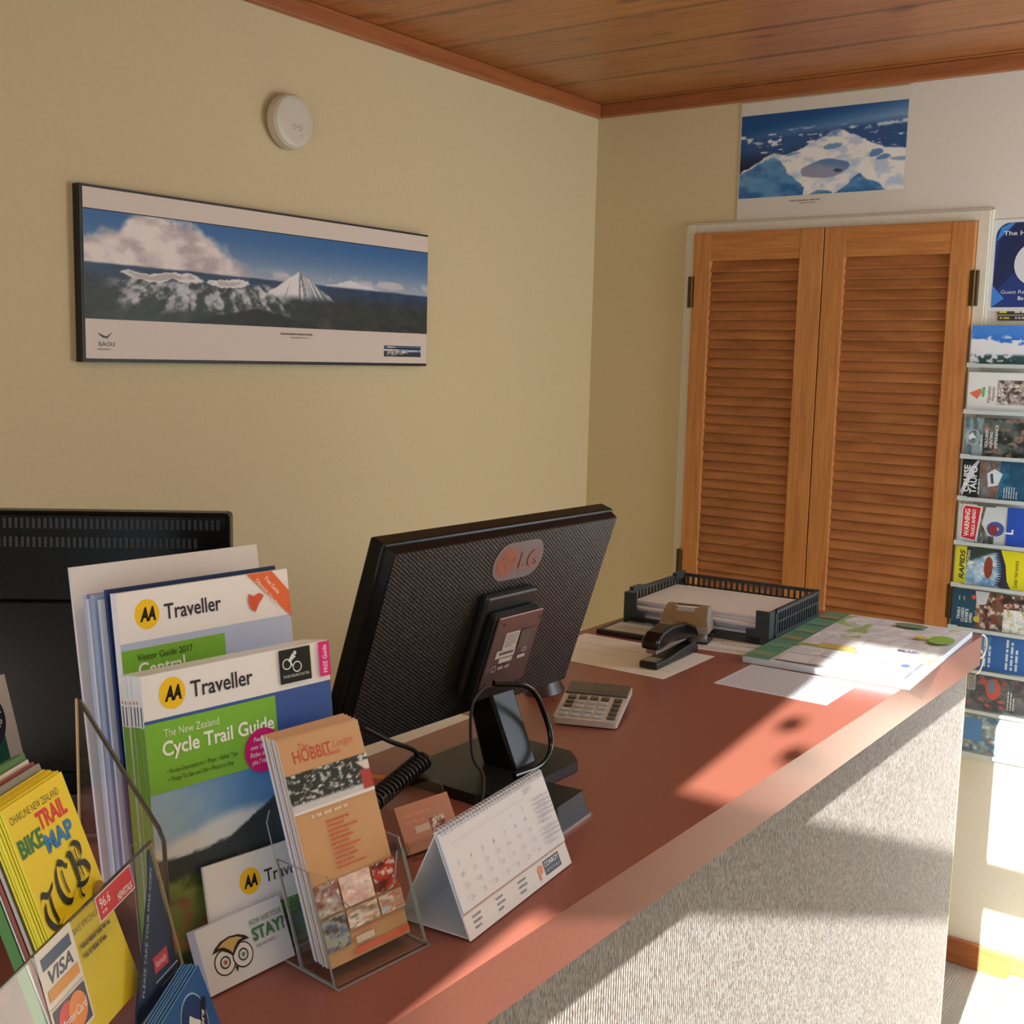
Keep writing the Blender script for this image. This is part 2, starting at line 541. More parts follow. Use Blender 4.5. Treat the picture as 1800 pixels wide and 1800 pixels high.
class Sheet:
    """a printed sheet or booklet: paper body plus layers of ink, one mesh with one ink colour per vertex"""

    def __init__(self, eps=0.00012):
        self.v, self.f, self.c = [], [], []
        self.z, self.eps = 0.0, eps

    def _add(self, vs, fs, cols):
        b = len(self.v)
        self.v += vs
        self.f += [tuple(b + i for i in f) for f in fs]
        self.c += cols

    def body(self, w, h, t, face=(235, 235, 235), side=(225, 225, 228), z=0.0):
        """paper block from z-t to z"""
        cs, cf = lin(side), lin(face)
        p = [(0, 0), (w, 0), (w, h), (0, h)]
        vs = [(a, b, z - t) for a, b in p] + [(a, b, z) for a, b in p]
        self._add(vs, [(0, 3, 2, 1), (0, 1, 5, 4), (1, 2, 6, 5), (2, 3, 7, 6), (3, 0, 4, 7)], [cs] * 8)
        self._add([(a, b, z) for a, b in p], [(0, 1, 2, 3)], [cf] * 4)
        self.z = z
        return self

    def up(self):
        self.z += self.eps
        return self.z

    def poly(self, pts, c):
        z = self.up()
        self._add([(a, b, z) for a, b in pts], [tuple(range(len(pts)))], [lin(c)] * len(pts))
        return self

    def rect(self, a, b, c, d, col):
        return self.poly([(a, b), (c, b), (c, d), (a, d)], col)

    def ell(self, cx, cy, rx, ry, col, n=36, ring=None):
        if ring is None:
            return self.poly([(cx + rx * math.cos(2 * math.pi * i / n), cy + ry * math.sin(2 * math.pi * i / n)) for i in range(n)], col)
        z = self.up()
        vs, fs = [], []
        for i in range(n):
            q = 2 * math.pi * i / n
            vs += [(cx + rx * math.cos(q), cy + ry * math.sin(q), z), (cx + (rx - ring) * math.cos(q), cy + (ry - ring) * math.sin(q), z)]
        for i in range(n):
            j = (i + 1) % n
            fs.append((2 * i, 2 * j, 2 * j + 1, 2 * i + 1))
        self._add(vs, fs, [lin(col)] * len(vs))
        return self

    def text(self, s, x, y, size, col, bold=0.0, shear=0.0, rot=0.0, w=None, align='L'):
        """size: height of a capital; w: fit to this width"""
        vs, fs = text_mesh(s, bold, shear)
        if not vs:
            return self
        k = size / 0.72
        x0 = min(p[0] for p in vs); x1 = max(p[0] for p in vs)
        kx = w / (x1 - x0) if w else k
        wd = (x1 - x0) * kx
        off = {'L': 0, 'C': -wd / 2, 'R': -wd}[align]
        z = self.up()
        ca, sa = math.cos(math.radians(rot)), math.sin(math.radians(rot))
        out = []
        for a, b in vs:
            a, b = (a - x0) * kx + off, b * k
            out.append((x + a * ca - b * sa, y + a * sa + b * ca, z))
        self._add(out, fs, [lin(col)] * len(out))
        return self

    def scribble(self, x, y, w, h, col, n=1, lead=None, seed=1):
        """lines of lettering too small to read in the photograph, as broken dashes"""
        rnd = random.Random(seed)
        z = self.up()
        vs, fs = [], []
        for k in range(n):
            yy = y - k * (lead or h * 2)
            xx = x
            end = x + w * (1 if k < n - 1 else 0.7)
            while xx < end - h:
                l = min(h * rnd.uniform(0.8, 4), end - xx)
                b = len(vs)
                vs += [(xx, yy, z), (xx + l, yy, z), (xx + l, yy + h, z), (xx, yy + h, z)]
                fs.append((b, b + 1, b + 2, b + 3))
                xx += l + h * 0.6
        self._add(vs, fs, [lin(col)] * len(vs))
        return self

    def image(self, a, b, c, d, nx, ny, fn):
        z = self.up()
        us = np.linspace(0, 1, nx + 1)
        vs_ = np.linspace(0, 1, ny + 1)
        U, V = np.meshgrid(us, vs_)
        rgb = lin_np(fn(U, V)).reshape(-1, 3)
        pts = [(a + (c - a) * u, b + (d - b) * v, z) for u, v in zip(U.ravel(), V.ravel())]
        w = nx + 1
        fs = [(j * w + i, j * w + i + 1, (j + 1) * w + i + 1, (j + 1) * w + i) for j in range(ny) for i in range(nx)]
        self._add(pts, fs, [tuple(r) for r in rgb])
        return self

    def build(self, name, mat4, mat='print', parent=None, k=1.0):
        me = bpy.data.meshes.new(name)
        me.from_pydata([(a * k, b * k, c * k) for a, b, c in self.v], [], self.f)
        at = me.color_attributes.new('ink', 'FLOAT_COLOR', 'POINT')
        flat = np.ones((len(self.v), 4), np.float32)
        flat[:, :3] = np.array(self.c, np.float32)
        at.data.foreach_set('color', flat.ravel())
        me.materials.append(M[mat])
        me.update()
        o = bpy.data.objects.new(name, me)
        COL.objects.link(o)
        if parent is not None:
            o.parent = parent
        o.matrix_world = mat4
        return o


def copy_of(o, mat4, label, group=None):
    c = o.copy()
    COL.objects.link(c)
    c.matrix_world = mat4
    c['label'] = label
    if group:
        c['group'] = group
    return c


ORD = ['first', 'second', 'third', 'fourth', 'fifth', 'sixth', 'seventh', 'eighth', 'ninth', 'tenth', 'eleventh', 'twelfth', 'thirteenth', 'fourteenth']

# ================================================================== the room
CEIL = 2.4
XR, YF = 2.5, -4.0
structure(MB().box((-0.1, YF - 0.1, -0.1), (XR + 0.1, 0.1, 0), 'floor_carpet').build('floor'))
structure(MB().box((-0.1, YF - 0.1, CEIL), (XR + 0.1, 0.1, CEIL + 0.1), 'pine_ceiling').build('ceiling'))
structure(MB().box((-0.1, YF - 0.1, 0), (0, 0.1, CEIL), 'cream_wall').build('wall_left'))
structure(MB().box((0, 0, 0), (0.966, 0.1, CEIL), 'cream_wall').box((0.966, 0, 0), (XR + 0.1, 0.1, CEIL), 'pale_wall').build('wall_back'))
# side wall, with an opening added for the made-up side window
wr = MB()
y0, y1, z0, z1 = -0.78, -0.16, 0.95, 2.25
wr.box((XR, YF, 0), (XR + 0.1, y0, CEIL), 'cream_wall').box((XR, y1, 0), (XR + 0.1, 0, CEIL), 'cream_wall')
wr.box((XR, y0, 0), (XR + 0.1, y1, z0), 'cream_wall').box((XR, y0, z1), (XR + 0.1, y1, CEIL), 'cream_wall')
structure(wr.build('wall_right'))
# front wall behind the viewer: a glazed entrance with a light over it, and a low window
DX0, DX1 = 1.566, 2.42
wf = MB()
for a, b, c, d in ((0, 0.50, 0, CEIL), (1.259, DX0, 0, CEIL), (DX1, XR, 0, CEIL), (0.50, 1.259, 0, 0.9), (0.50, 1.259, 1.59, CEIL), (DX0, DX1, 2.307, CEIL), (DX0, DX1, 1.763, 1.908)):
    wf.box((a, YF - 0.05, c), (b, YF, d), 'cream_wall')
structure(wf.build('wall_front'))
w1 = structure(MB().box((DX0, YF - 0.03, 0.02), (DX1, YF - 0.024, 1.763), 'glass').build('window_1'))
t1 = MB().box((DX0, YF - 0.03, 1.908), (DX1, YF - 0.024, 2.307), 'glass').build('transom_pane', w1)
hk = MB()
for hx, hz in ((1.608, 2.065), (1.656, 2.009)):
    hk.lathe([(0.02, 0), (0.017, 0.006)], 'black_matte', 20, T=Matrix.Translation((hx, YF - 0.024, hz)) @ Matrix.Rotation(-math.pi / 2, 4, 'X'))
hk.build('suction_hook', t1)
w2 = structure(MB().box((0.50, YF - 0.03, 0.9), (1.259, YF - 0.024, 1.59), 'glass').build('window_2'))
w3 = structure(MB().box((XR + 0.04, y0, z0), (XR + 0.046, y1, z1), 'glass').build('added_side_window'))  # unseen window, added to go with the extra side light
fr3 = MB()
for a, b, c, d in ((y0, y1, z0, z0 + 0.05), (y0, y1, z1 - 0.05, z1), (y0, y0 + 0.05, z0, z1), (y1 - 0.05, y1, z0, z1)):
    fr3.box((XR - 0.012, a, c), (XR + 0.06, b, d), 'white_paint')
fr3.build('added_window_frame', w3)

# cornice
structure(MB().box((0, YF, 2.36), (0.022, 0, CEIL), 'pine_trim_side').build('trim_1', bevel=0.003))
structure(MB().box((0.022, -0.022, 2.36), (XR, 0, CEIL), 'pine_trim_back').build('trim_2', bevel=0.003))
# skirting
structure(MB().box((1.20, -0.016, 0), (XR, 0, 0.07), 'pine_trim_back').build('baseboard_back', bevel=0.002))
structure(MB().box((0, YF, 0), (0.016, -0.02, 0.07), 'pine_trim_side').build('baseboard_left', bevel=0.002))

# louvred cupboard doors in a painted frame
fx0, fx1, ft = 0.334, 1.197, 2.022
dl, dr, dt, db = 0.364, 1.168, 1.996, 0.03
fr = MB()
fr.box((fx0, -0.014, 0), (dl, 0, ft), 'white_paint').box((dr, -0.014, 0), (fx1, 0, ft), 'white_paint').box((dl, -0.014, dt), (dr, 0, ft), 'white_paint')
fr.box((fx0 - 0.006, -0.008, 0), (fx0, 0, ft + 0.006), 'white_paint').box((fx1, -0.008, 0), (fx1 + 0.006, 0, ft + 0.006), 'white_paint').box((fx0 - 0.006, -0.008, ft), (fx1 + 0.006, 0, ft + 0.006), 'white_paint')
structure(fr.build('trim_3', bevel=0.0015))


def louvre_leaf(name, xa, xb, sl, sr, hinge_x):
    d = MB()
    d.box((xa, -0.030, db), (xb, -0.002, db + 0.001), 'stile_wood')
    root = structure(d.build(name))
    MB().box((xa, -0.030, db), (xa + sl, -0.002, dt - 0.001), 'stile_wood').build('stile', root, bevel=0.002)
    MB().box((xb - sr, -0.030, db), (xb, -0.002, dt - 0.001), 'stile_wood').build('stile', root, bevel=0.002)
    MB().box((xa + sl, -0.029, 1.914), (xb - sr, -0.002, dt - 0.001), 'rail_wood').build('rail', root)
    MB().box((xa + sl, -0.029, db), (xb - sr, -0.002, db + 0.12), 'rail_wood').build('rail', root)
    s = MB()
    z = db + 0.13
    pitch = 0.0276
    while z < 1.905:
        T = Matrix.Translation((0, -0.015, z)) @ Matrix.Rotation(math.radians(-24), 4, 'X')
        s.box((xa + sl - 0.004, -0.0035, -0.0185), (xb - sr + 0.004, 0.0035, 0.0185), 'slat_wood', T=T)
        z += pitch
    s.build('louvre_slats', root, bevel=0.0012, seg=1)
    for hz in (1.825, 1.006, 0.2):
        h = MB()
        h.tube([(hinge_x, -0.028, hz - 0.045), (hinge_x, -0.028, hz + 0.045)], 0.0055, 'brass_dark', 10)
        h.box((hinge_x - 0.010, -0.031, hz - 0.045), (hinge_x + 0.010, -0.014, hz + 0.045), 'brass_dark')
        h.build('hinge', root)
    return root


louvre_leaf('door_1', dl + 0.001, 0.7635, 0.056, 0.068, dl - 0.002)
louvre_leaf('door_2', 0.7665, dr - 0.001, 0.060, 0.060, dr + 0.003)


# ================================================================== wall things
def panorama(U, V):
    n = fbm(U * 9, V * 4 + 3)
    sky = mixc(C3(168, 178, 192), C3(58, 108, 164), sstep(0.48, 1.0, V) ** 0.6)
    out = sky
    # cloud bank, high at the left and thinning to the right
    top = 0.98 - 0.55 * sstep(0.2, 0.48, U) - 0.25 * sstep(0.0, 0.1, 0.1 - U) - 0.13 * np.exp(-((U - 0.075) / 0.03) ** 2)
    cl = sstep(-0.07, 0.05, top + 0.22 * (fbm(U * 26, V * 6 + 9) - 0.5) - V) * sstep(0.44, 0.56, V + 0.06 * n) * sstep(0.50, 0.40, U)
    shade = fbm(U * 20 + 4, V * 7)
    out = mixc(out, mixc(C3(196, 180, 180), C3(244, 232, 226), sstep(0.28, 0.68, shade)), np.clip(cl, 0, 1))
    low = np.exp(-((V - 0.55) / 0.045) ** 2) * sstep(0.45, 0.62, fbm(U * 30, V * 8 + 30)) * sstep(0.4, 0.5, U)
    out = mixc(out, C3(214, 206, 210), np.clip(low, 0, 1) * 0.9)
    cl2 = np.exp(-(((U - 0.86) / 0.05) ** 2 + ((V - 0.55) / 0.05) ** 2))
    out = mixc(out, C3(206, 200, 208), sstep(0.3, 0.7, cl2 + 0.3 * (n - 0.5)))
    # distant land
    hz = 0.52 - 0.06 * U + 0.02 * (fbm(U * 12, U * 0) - 0.5)
    land = sstep(0.01, -0.01, V - hz)
    lc = mixc(C3(52, 74, 104), C3(56, 62, 58), sstep(0.0, 0.25, hz - V))
    lc = lc * (0.75 + 0.5 * fbm(U * 40, V * 16)[..., None])
    lc = mixc(lc, C3(92, 82, 66), sstep(0.52, 0.75, fbm(U * 22 + 2, V * 9 + 7)) * sstep(0.45, 0.7, U) * sstep(0.35, 0.1, V) * 0.8)
    out = mixc(out, lc, land)
    # two snowy craters at the left with streaked flanks
    rim = 0.44 + 0.03 * np.sin(U * 60) + 0.03 * (fbm(U * 30, U * 3) - 0.5)
    flank = sstep(0.0, 0.06, rim - V) * sstep(0.02, 0.12, U) * sstep(0.53, 0.45, U - 0.10 * (0.45 - V))
    st = 0.6 * fbm((U - 0.27) * 34 / (0.5 + (0.5 - V)), V * 5.0, 5) + 0.4 * fbm(U * 70, V * 22)
    snow = sstep(0.40, 0.62, st + 0.42 * (V - 0.24))
    fc = mixc(C3(62, 70, 66), C3(206, 205, 210), snow * sstep(0.0, 0.2, V) * 0.92)
    fc = fc * (0.8 + 0.4 * fbm(U * 50, V * 20)[..., None])
    out = mixc(out, fc, np.clip(flank, 0, 1))
    wx, wy = fbm(U * 40 + 9, V * 12) - 0.5, fbm(U * 40, V * 12 + 40) - 0.5
    for cx, rx, cy in ((0.185, 0.098, 0.430), (0.355, 0.055, 0.425)):
        e = ((U + 0.05 * wx - cx) / rx) ** 2 + ((V + 0.07 * wy - cy - 0.02 * np.sin((U - cx) * 40)) / 0.042) ** 2
        out = mixc(out, C3(236, 230, 226), sstep(1.2, 0.9, e))
        out = mixc(out, C3(196, 186, 180), sstep(0.6, 0.3, e + 1.2 * wy))
    # dark wooded spur in front
    sp = sstep(0.0, 0.03, 0.20 - 0.9 * np.abs(U - 0.43) - V + 0.03 * (n - 0.5))
    out = mixc(out, C3(44, 50, 46), sp)
    # the cone and the far white massif
    cone = 0.62 - 2.6 * np.abs(U - 0.553) + 0.03 * (fbm(U * 60, V * 10) - 0.5)
    cm = sstep(0.0, 0.02, cone - V) * sstep(0.30, 0.40, V + 0.05 * st)
    cc = mixc(C3(120, 126, 136), C3(238, 234, 232), sstep(0.35, 0.6, fbm((U - 0.553) * 90 / (0.75 - V), V * 3) + 0.25 * (U < 0.55)))
    out = mixc(out, cc, cm)
    far = 0.575 - 0.9 * np.abs(U - 0.725) + 0.05 * (fbm(U * 70, U * 2) - 0.5)
    out = mixc(out, C3(228, 226, 230), sstep(0.0, 0.015, far - V) * sstep(0.47, 0.50, V))
    return out


pw, ph, pz, py = 1.017, 0.335, 1.592, -1.853
pic = empty('panorama_picture', (0.0, py, pz), 'long panoramic mountain picture on a black board, hanging on the left wall', 'picture')
attach(MB().box((0.001, py, pz), (0.022, py + pw, pz + ph), 'picture_board').build('backing_board'), pic)
s = Sheet(0.0003)
s.body(pw - 0.008, ph - 0.012, 0.001, (226, 210, 196), (226, 210, 196))
s.image(0.0, 0.076, pw - 0.008, 0.284, 420, 110, panorama)
s.image(0.845, 0.016, 0.985, 0.043, 70, 16, panorama)
s.text('RAOU', 0.028, 0.024, 0.0085, (90, 84, 80), w=0.036)
s.scribble(0.026, 0.017, 0.04, 0.002, (150, 140, 132), 1, seed=4)
s.poly([(0.026, 0.050), (0.036, 0.041), (0.047, 0.039), (0.060, 0.052), (0.047, 0.043), (0.040, 0.044)], (70, 66, 66))
s.scribble(0.50, 0.060, 0.14, 0.0035, (120, 112, 104), 1, seed=8)
s.scribble(0.53, 0.053, 0.08, 0.002, (150, 140, 132), 1, seed=9)
o = s.build('photo_print', axes((0.0235, py + 0.006, pz + 0.007), (0, 1, 0), (0, 0, 1)), 'print')
attach(o, pic, o.matrix_basis.copy())


def crater(U, V):
    w1, w2 = fbm(U * 9 + 3, V * 9) - 0.5, fbm(U * 9 + 31, V * 9 + 8) - 0.5
    X, Y = U + 0.07 * w1, V + 0.07 * w2
    n = fbm(U * 14, V * 12)
    out = mixc(C3(140, 174, 206), C3(30, 82, 140), sstep(0.62, 1.0, V - 0.30 * (U - 0.55)))
    out = mixc(out, C3(52, 88, 140), sstep(0.76, 0.66, V - 0.10 * U))
    out = mixc(out, C3(28, 40, 66), sstep(0.62, 0.36, V) * sstep(0.8, 0.15, U))
    cl = sstep(0.60, 0.70, fbm(U * 16, V * 24 + 3)) * sstep(0.86, 0.72, V) * sstep(0.46, 0.56, V)
    out = mixc(out, C3(226, 232, 238), cl)
    bank = np.exp(-((V - (0.64 + 0.13 * U)) / 0.022) ** 2) * sstep(0.45, 0.6, fbm(U * 14, V * 9 + 1)) * sstep(0.4, 0.75, U)
    out = mixc(out, C3(222, 230, 238), np.clip(bank, 0, 1))
    # the snow massif: a long ridge that climbs from lower left to a double summit and falls away to the right
    kx = np.array([0.0, 0.10, 0.22, 0.28, 0.34, 0.42, 0.50, 0.55, 0.58, 0.63, 0.66, 0.72, 0.80, 0.88, 1.0])
    ky = np.array([0.30, 0.42, 0.53, 0.50, 0.53, 0.58, 0.66, 0.72, 0.70, 0.74, 0.69, 0.66, 0.57, 0.50, 0.47])
    ridge = np.interp(X, kx, ky) + 0.03 * (fbm(U * 30, V * 3) - 0.5)
    sn = sstep(0.0, 0.015, ridge - V)
    sc = mixc(C3(196, 212, 230), C3(244, 241, 236), sstep(0.32, 0.56, n))
    blue = mixc(C3(96, 150, 196), C3(44, 104, 164), sstep(0.3, 0.7, fbm(U * 10, V * 10 + 20)))

    def patch(kx_, ky_, soft):
        return sstep(0.0, soft, np.interp(X, kx_, ky_) - Y)
    sh = patch([0, 0.12, 0.22, 0.27, 0.33, 1], [0.30, 0.42, 0.50, 0.46, 0.20, -1], 0.03) * sstep(0.02, 0.10, 0.62 - 0.9 * X - 0.35 * Y + 0.4 * w2)
    sc = mixc(sc, blue, np.clip(sh * 0.9, 0, 1))
    sh = patch([0, 0.18, 0.27, 0.33, 0.41, 0.43, 1], [0.05, 0.22, 0.33, 0.26, 0.10, -0.05, -1], 0.015)
    sc = mixc(sc, blue, sh)
    sh = patch([0, 0.58, 0.66, 0.73, 0.78, 0.88, 0.92, 1], [-1, -0.02, 0.08, 0.21, 0.15, 0.05, -0.03, -1], 0.015)
    sc = mixc(sc, blue, sh)
    sh = patch([0, 0.46, 0.50, 0.57, 0.60, 1], [-1, 0.02, 0.06, 0.05, -0.02, -1], 0.02)
    sc = mixc(sc, blue, sh)
    # hollows in the snow
    for cx, cy, rx, ry, c in ((0.575, 0.55, 0.045, 0.035, (120, 160, 200)), (0.55, 0.67, 0.05, 0.025, (140, 176, 206)), (0.33, 0.50, 0.045, 0.018, (130, 166, 204)), (0.83, 0.44, 0.05, 0.045, (96, 140, 190)), (0.88, 0.37, 0.04, 0.03, (104, 146, 192)), (0.97, 0.34, 0.05, 0.02, (150, 176, 204))):
        sc = mixc(sc, C3(*c), sstep(1.2, 0.7, ((X - cx) / rx) ** 2 + ((Y - cy) / ry) ** 2))
    e = ((X - 0.53 - 0.25 * (Y - 0.28)) / 0.145) ** 2 + ((Y - 0.29) / 0.105) ** 2
    lakec = mixc(C3(150, 156, 178), C3(98, 136, 180), sstep(0.0, 0.1, Y - 0.27 - 0.3 * (0.55 - X)))
    sc = mixc(sc, lakec, sstep(1.08, 0.88, e))
    sc = mixc(sc, C3(70, 82, 112), sstep(1.1, 0.6, ((X - 0.615) / 0.03) ** 2 + ((Y - 0.265) / 0.022) ** 2))
    return mixc(out, sc, sn)


s = Sheet(0.0003)
s.body(0.483, 0.327, 0.001, (222, 214, 200), (214, 206, 190))
s.image(0.003, 0.061, 0.480, 0.291, 220, 110, crater)
s.scribble(0.16, 0.045, 0.13, 0.0035, (140, 128, 116), 1, seed=3)
s.scribble(0.19, 0.038, 0.07, 0.0025, (160, 148, 136), 1, seed=5)
o = s.build('mountain_poster', axes((0.486, -0.003, 2.029), (1, 0, 0), (0, 0, 1)), 'print')
tag(o, 'snowy crater photo poster pinned on the back wall above the louvred doors', 'poster')

# smoke detector
det = empty('smoke_detector', axes((0.0, -1.312, 2.129), (0, 1, 0), (0, 0, 1)), 'round off-white smoke detector on the left wall above the long picture', 'smoke detector')
d = MB()
d.lathe([(0.050, 0.001), (0.050, 0.006), (0.058, 0.006), (0.060, 0.010), (0.059, 0.028), (0.054, 0.034), (0.046, 0.036)], 'white_plastic', 48)
d.build('body', det)
g = MB()
for cx in (-0.004, 0.014):
    for a in range(6):
        q = a * math.pi / 3
        g.box((cx + 0.006 * math.cos(q) - 0.0012, -0.012 + 0.006 * math.sin(q) - 0.0012, 0.0355), (cx + 0.006 * math.cos(q) + 0.0012, -0.012 + 0.006 * math.sin(q) + 0.0012, 0.0364), 'punch_top')
    g.box((cx - 0.0012, -0.0132, 0.0355), (cx + 0.0012, -0.0108, 0.0364), 'punch_top')
g.build('sounder_grille', det)
MB().lathe([(0.004, 0.0355), (0.004, 0.037)], 'silver_light', 14, T=Matrix.Translation((0.020, -0.030, 0))).build('test_button', det)

# blue award sheet and the two little stickers below it
s = Sheet(0.0003)
w, h = 0.215, 0.212
rr = 0.035
pts = [(0, 0), (w, 0), (w, h), (rr, h)] + [(rr - rr * math.sin(a), h - rr + rr * math.cos(a)) for a in [math.pi / 2 * k / 8 for k in range(1, 9)]]
s.poly([(-0.008, -0.01), (w + 0.008, -0.01), (w + 0.008, h + 0.008), (-0.008, h + 0.008)], (228, 228, 224))
s.poly(pts, (44, 66, 132))
s.poly([(0.0, 0.03), (0.06, 0.10), (0.10, 0.2), (0.05, h - 0.001), (0.01, 0.17)], (40, 52, 92))
s.poly([(0.001, 0.165), (0.045, h - 0.001), (rr, h - 0.0005), (0.012, h - 0.012)], (70, 146, 226))
s.poly([(0, 0), (0.03, 0.022), (0.0, 0.055)], (70, 140, 226))
s.ell(0.105, 0.108, 0.056, 0.056, (222, 226, 230))
s.text('8', 0.105, 0.083, 0.05, (44, 66, 132), 0.03, align='C')
s.text('The Hobbit', 0.018, 0.180, 0.011, (236, 238, 242), 0.015, w=0.10)
s.text('Guest Review', 0.022, 0.034, 0.0095, (220, 226, 236), w=0.086)
s.text('Bo', 0.064, 0.018, 0.0095, (236, 238, 242), 0.02)
o = s.build('award_poster', axes((1.212, -0.003, 1.777), (1, 0, 0), (0, 0, 1)), 'gloss_print')
tag(o, 'blue guest review award sheet with a white circle, on the wall right of the doors', 'poster')
for k, (px_, pz_, pl) in enumerate(((1.229, 1.7585, 'upper black sticker with yellow lettering just below the blue award sheet'), (1.231, 1.7435, 'lower black sticker with yellow lettering just above the brochure rack'))):
    s = Sheet(0.0003)
    s.body(0.115, 0.0125, 0.0008, (70, 66, 56), (70, 66, 56))
    s.scribble(0.004, 0.004, 0.034, 0.005, (222, 212, 70), 1, seed=20 + k)
    s.scribble(0.042, 0.004, 0.06, 0.005, (222, 222, 214), 1, seed=30 + k)
    tag(s.build('sticker', axes((px_, -0.003, pz_), (1, 0, 0), (0, 0, 1))), pl, 'sticker', 'stickers under the award sheet')


# ------------------------------------------------------------------ brochure rack on the back wall
RX0, RX1 = 1.176, 1.392
rows = [1.631, 1.512, 1.396, 1.287, 1.170, 1.058, 0.944, 0.8355, 0.728, 0.612]
rack = empty('brochure_rack', (RX0, -0.02, 0.58), 'clear plastic brochure rack with ten tiers, on the back wall beside the doors', 'brochure rack')


def rack_part(mb, name):
    return attach(mb.build(name), rack)


rack_part(MB().box((RX0 + 0.02, -0.019, 0.58), (RX1, -0.016, 1.75), 'clear'), 'back_panel')
for z in rows:
    p = MB()
    p.box((RX0, -0.052, z - 0.008), (RX1, -0.020, z - 0.0055), 'lip')
    p.box((RX0, -0.054, z - 0.008), (RX0 + 0.024, -0.0515, z + 0.004), 'lip')
    p.box((RX0 + 0.024, -0.054, z - 0.008), (RX1, -0.0515, z + 0.0015), 'lip')
    p.box((RX0 + 0.024, -0.054, z + 0.0015), (RX1, -0.0515, z + 0.010), 'clear')
    rack_part(p, 'pocket')

LW, LH = 0.099, 0.21


def leaf(face=(230, 230, 230), t=0.006):
    return Sheet(0.0002).body(LW, LH, t, face, (228, 230, 232))


def photo(cols, scale=6, seed=0, bands=None):
    """a blurred little photograph: noise blended between colours"""
    def fn(U, V):
        a = fbm(U * scale + seed * 3.1, V * scale * 2 + seed)
        b = fbm(U * scale * 2.3 + seed * 1.3 + 40, V * scale * 4 + seed)
        out = mixc(C3(*cols[0]), C3(*cols[1]), sstep(0.35, 0.6, a))
        for k, c in enumerate(cols[2:]):
            out = mixc(out, C3(*c), sstep(0.55 + 0.05 * k, 0.68 + 0.05 * k, fbm(U * scale * 1.7 + seed + 13 * k, V * scale * 3.1 + 7 * k)))
        out = out * (0.82 + 0.36 * b[..., None])
        if bands is not None:
            out = bands(U, V, out)
        return out
    return fn


def skycover(U, V):
    # seen turned on its side: the leaflet's top is at the left of the rack
    out = mixc(C3(30, 96, 200), C3(74, 140, 226), sstep(0.3, 0.9, U))
    n = fbm(V * 14, U * 10)
    out = mixc(out, C3(240, 244, 250), sstep(0.58, 0.70, n) * sstep(0.50, 0.62, U) * sstep(0.8, 0.66, U))
    out = mixc(out, C3(236, 240, 244), sstep(0.0, 0.06, 0.40 - 0.25 * (1 - V) - np.abs(U - 0.30) + 0.2 * (n - 0.5)))
    out = mixc(out, C3(52, 92, 92), sstep(0.5, 0.6, n + 0.3 * (1 - V) + 0.5 * (0.2 - U)) * sstep(0.3, 0.2, U))
    return out


def L_sky():
    s = leaf((40, 100, 200))
    s.image(0, 0, LW, LH, 60, 100, skycover)
    return s


def L_alpaca():
    s = leaf((232, 234, 230))
    s.poly([(0.045, 0.206), (0.030, 0.185), (0.048, 0.174), (0.058, 0.178)], (228, 120, 96))
    s.poly([(0.036, 0.174), (0.060, 0.174), (0.062, 0.166), (0.036, 0.168)], (96, 190, 110))
    s.text('Navalen', 0.022, 0.153, 0.0085, (140, 92, 92), 0.01, w=0.042)
    s.text('Alpacas', 0.026, 0.143, 0.0075, (150, 110, 104), 0.01, w=0.036)
    s.image(0.018, 0.03, 0.080, 0.135, 50, 60, photo([(90, 66, 56), (186, 176, 164), (230, 226, 220), (70, 60, 90)], 6, 3))
    return s


def L_hunt():
    s = leaf((70, 84, 84))
    s.image(0, 0, LW, LH, 50, 90, photo([(40, 48, 46), (92, 104, 100), (150, 120, 110)], 5, 8))
    s.image(0, 0.163, LW, LH, 30, 20, photo([(96, 118, 124), (150, 172, 176)], 3, 5))
    s.ell(0.048, 0.188, 0.020, 0.017, (206, 214, 216), ring=0.0016)
    s.poly([(0.040, 0.196), (0.050, 0.200), (0.060, 0.190), (0.052, 0.184), (0.044, 0.178), (0.046, 0.188)], (232, 236, 238))
    s.scribble(0.024, 0.166, 0.05, 0.003, (214, 220, 222), 1, seed=6)
    for k, t in enumerate(('VOLCANIC', 'HUNTING', 'EXPERIENCE')):
        s.text(t, 0.022, 0.151 - 0.012 * k, 0.0075, (236, 238, 238), 0.02, w=(0.050, 0.042, 0.060)[k])
    return s


def L_cruise():
    s = leaf((36, 48, 46))
    s.image(0, 0.10, LW, 0.165, 40, 36, photo([(120, 128, 136), (140, 104, 90), (92, 96, 98)], 4, 2))
    s.image(0, 0, LW, 0.115, 40, 40, photo([(36, 84, 116), (52, 120, 150)], 3, 6))
    s.poly([(0.03, 0.142), (0.065, 0.146), (0.078, 0.128), (0.066, 0.108), (0.036, 0.118)], (222, 228, 236))
    s.poly([(0.040, 0.135), (0.064, 0.139), (0.066, 0.132), (0.040, 0.128)], (70, 90, 110))
    s.poly([(0.0, 0.206), (0.015, 0.21), (0.078, 0.188), (0.097, 0.172), (0.097, 0.166), (0.060, 0.182)], (200, 206, 232))
    s.text('CRUISE', 0.014, 0.189, 0.0155, (244, 246, 246), 0.025, w=0.070)
    s.text('TAUPO', 0.010, 0.171, 0.0165, (244, 246, 246), 0.025, w=0.072)
    s.scribble(0.010, 0.163, 0.060, 0.0035, (214, 220, 224), 1, seed=12)
    s.scribble(0.004, 0.10, 0.03, 0.0025, (214, 226, 230), 6, 0.006, seed=15)
    return s


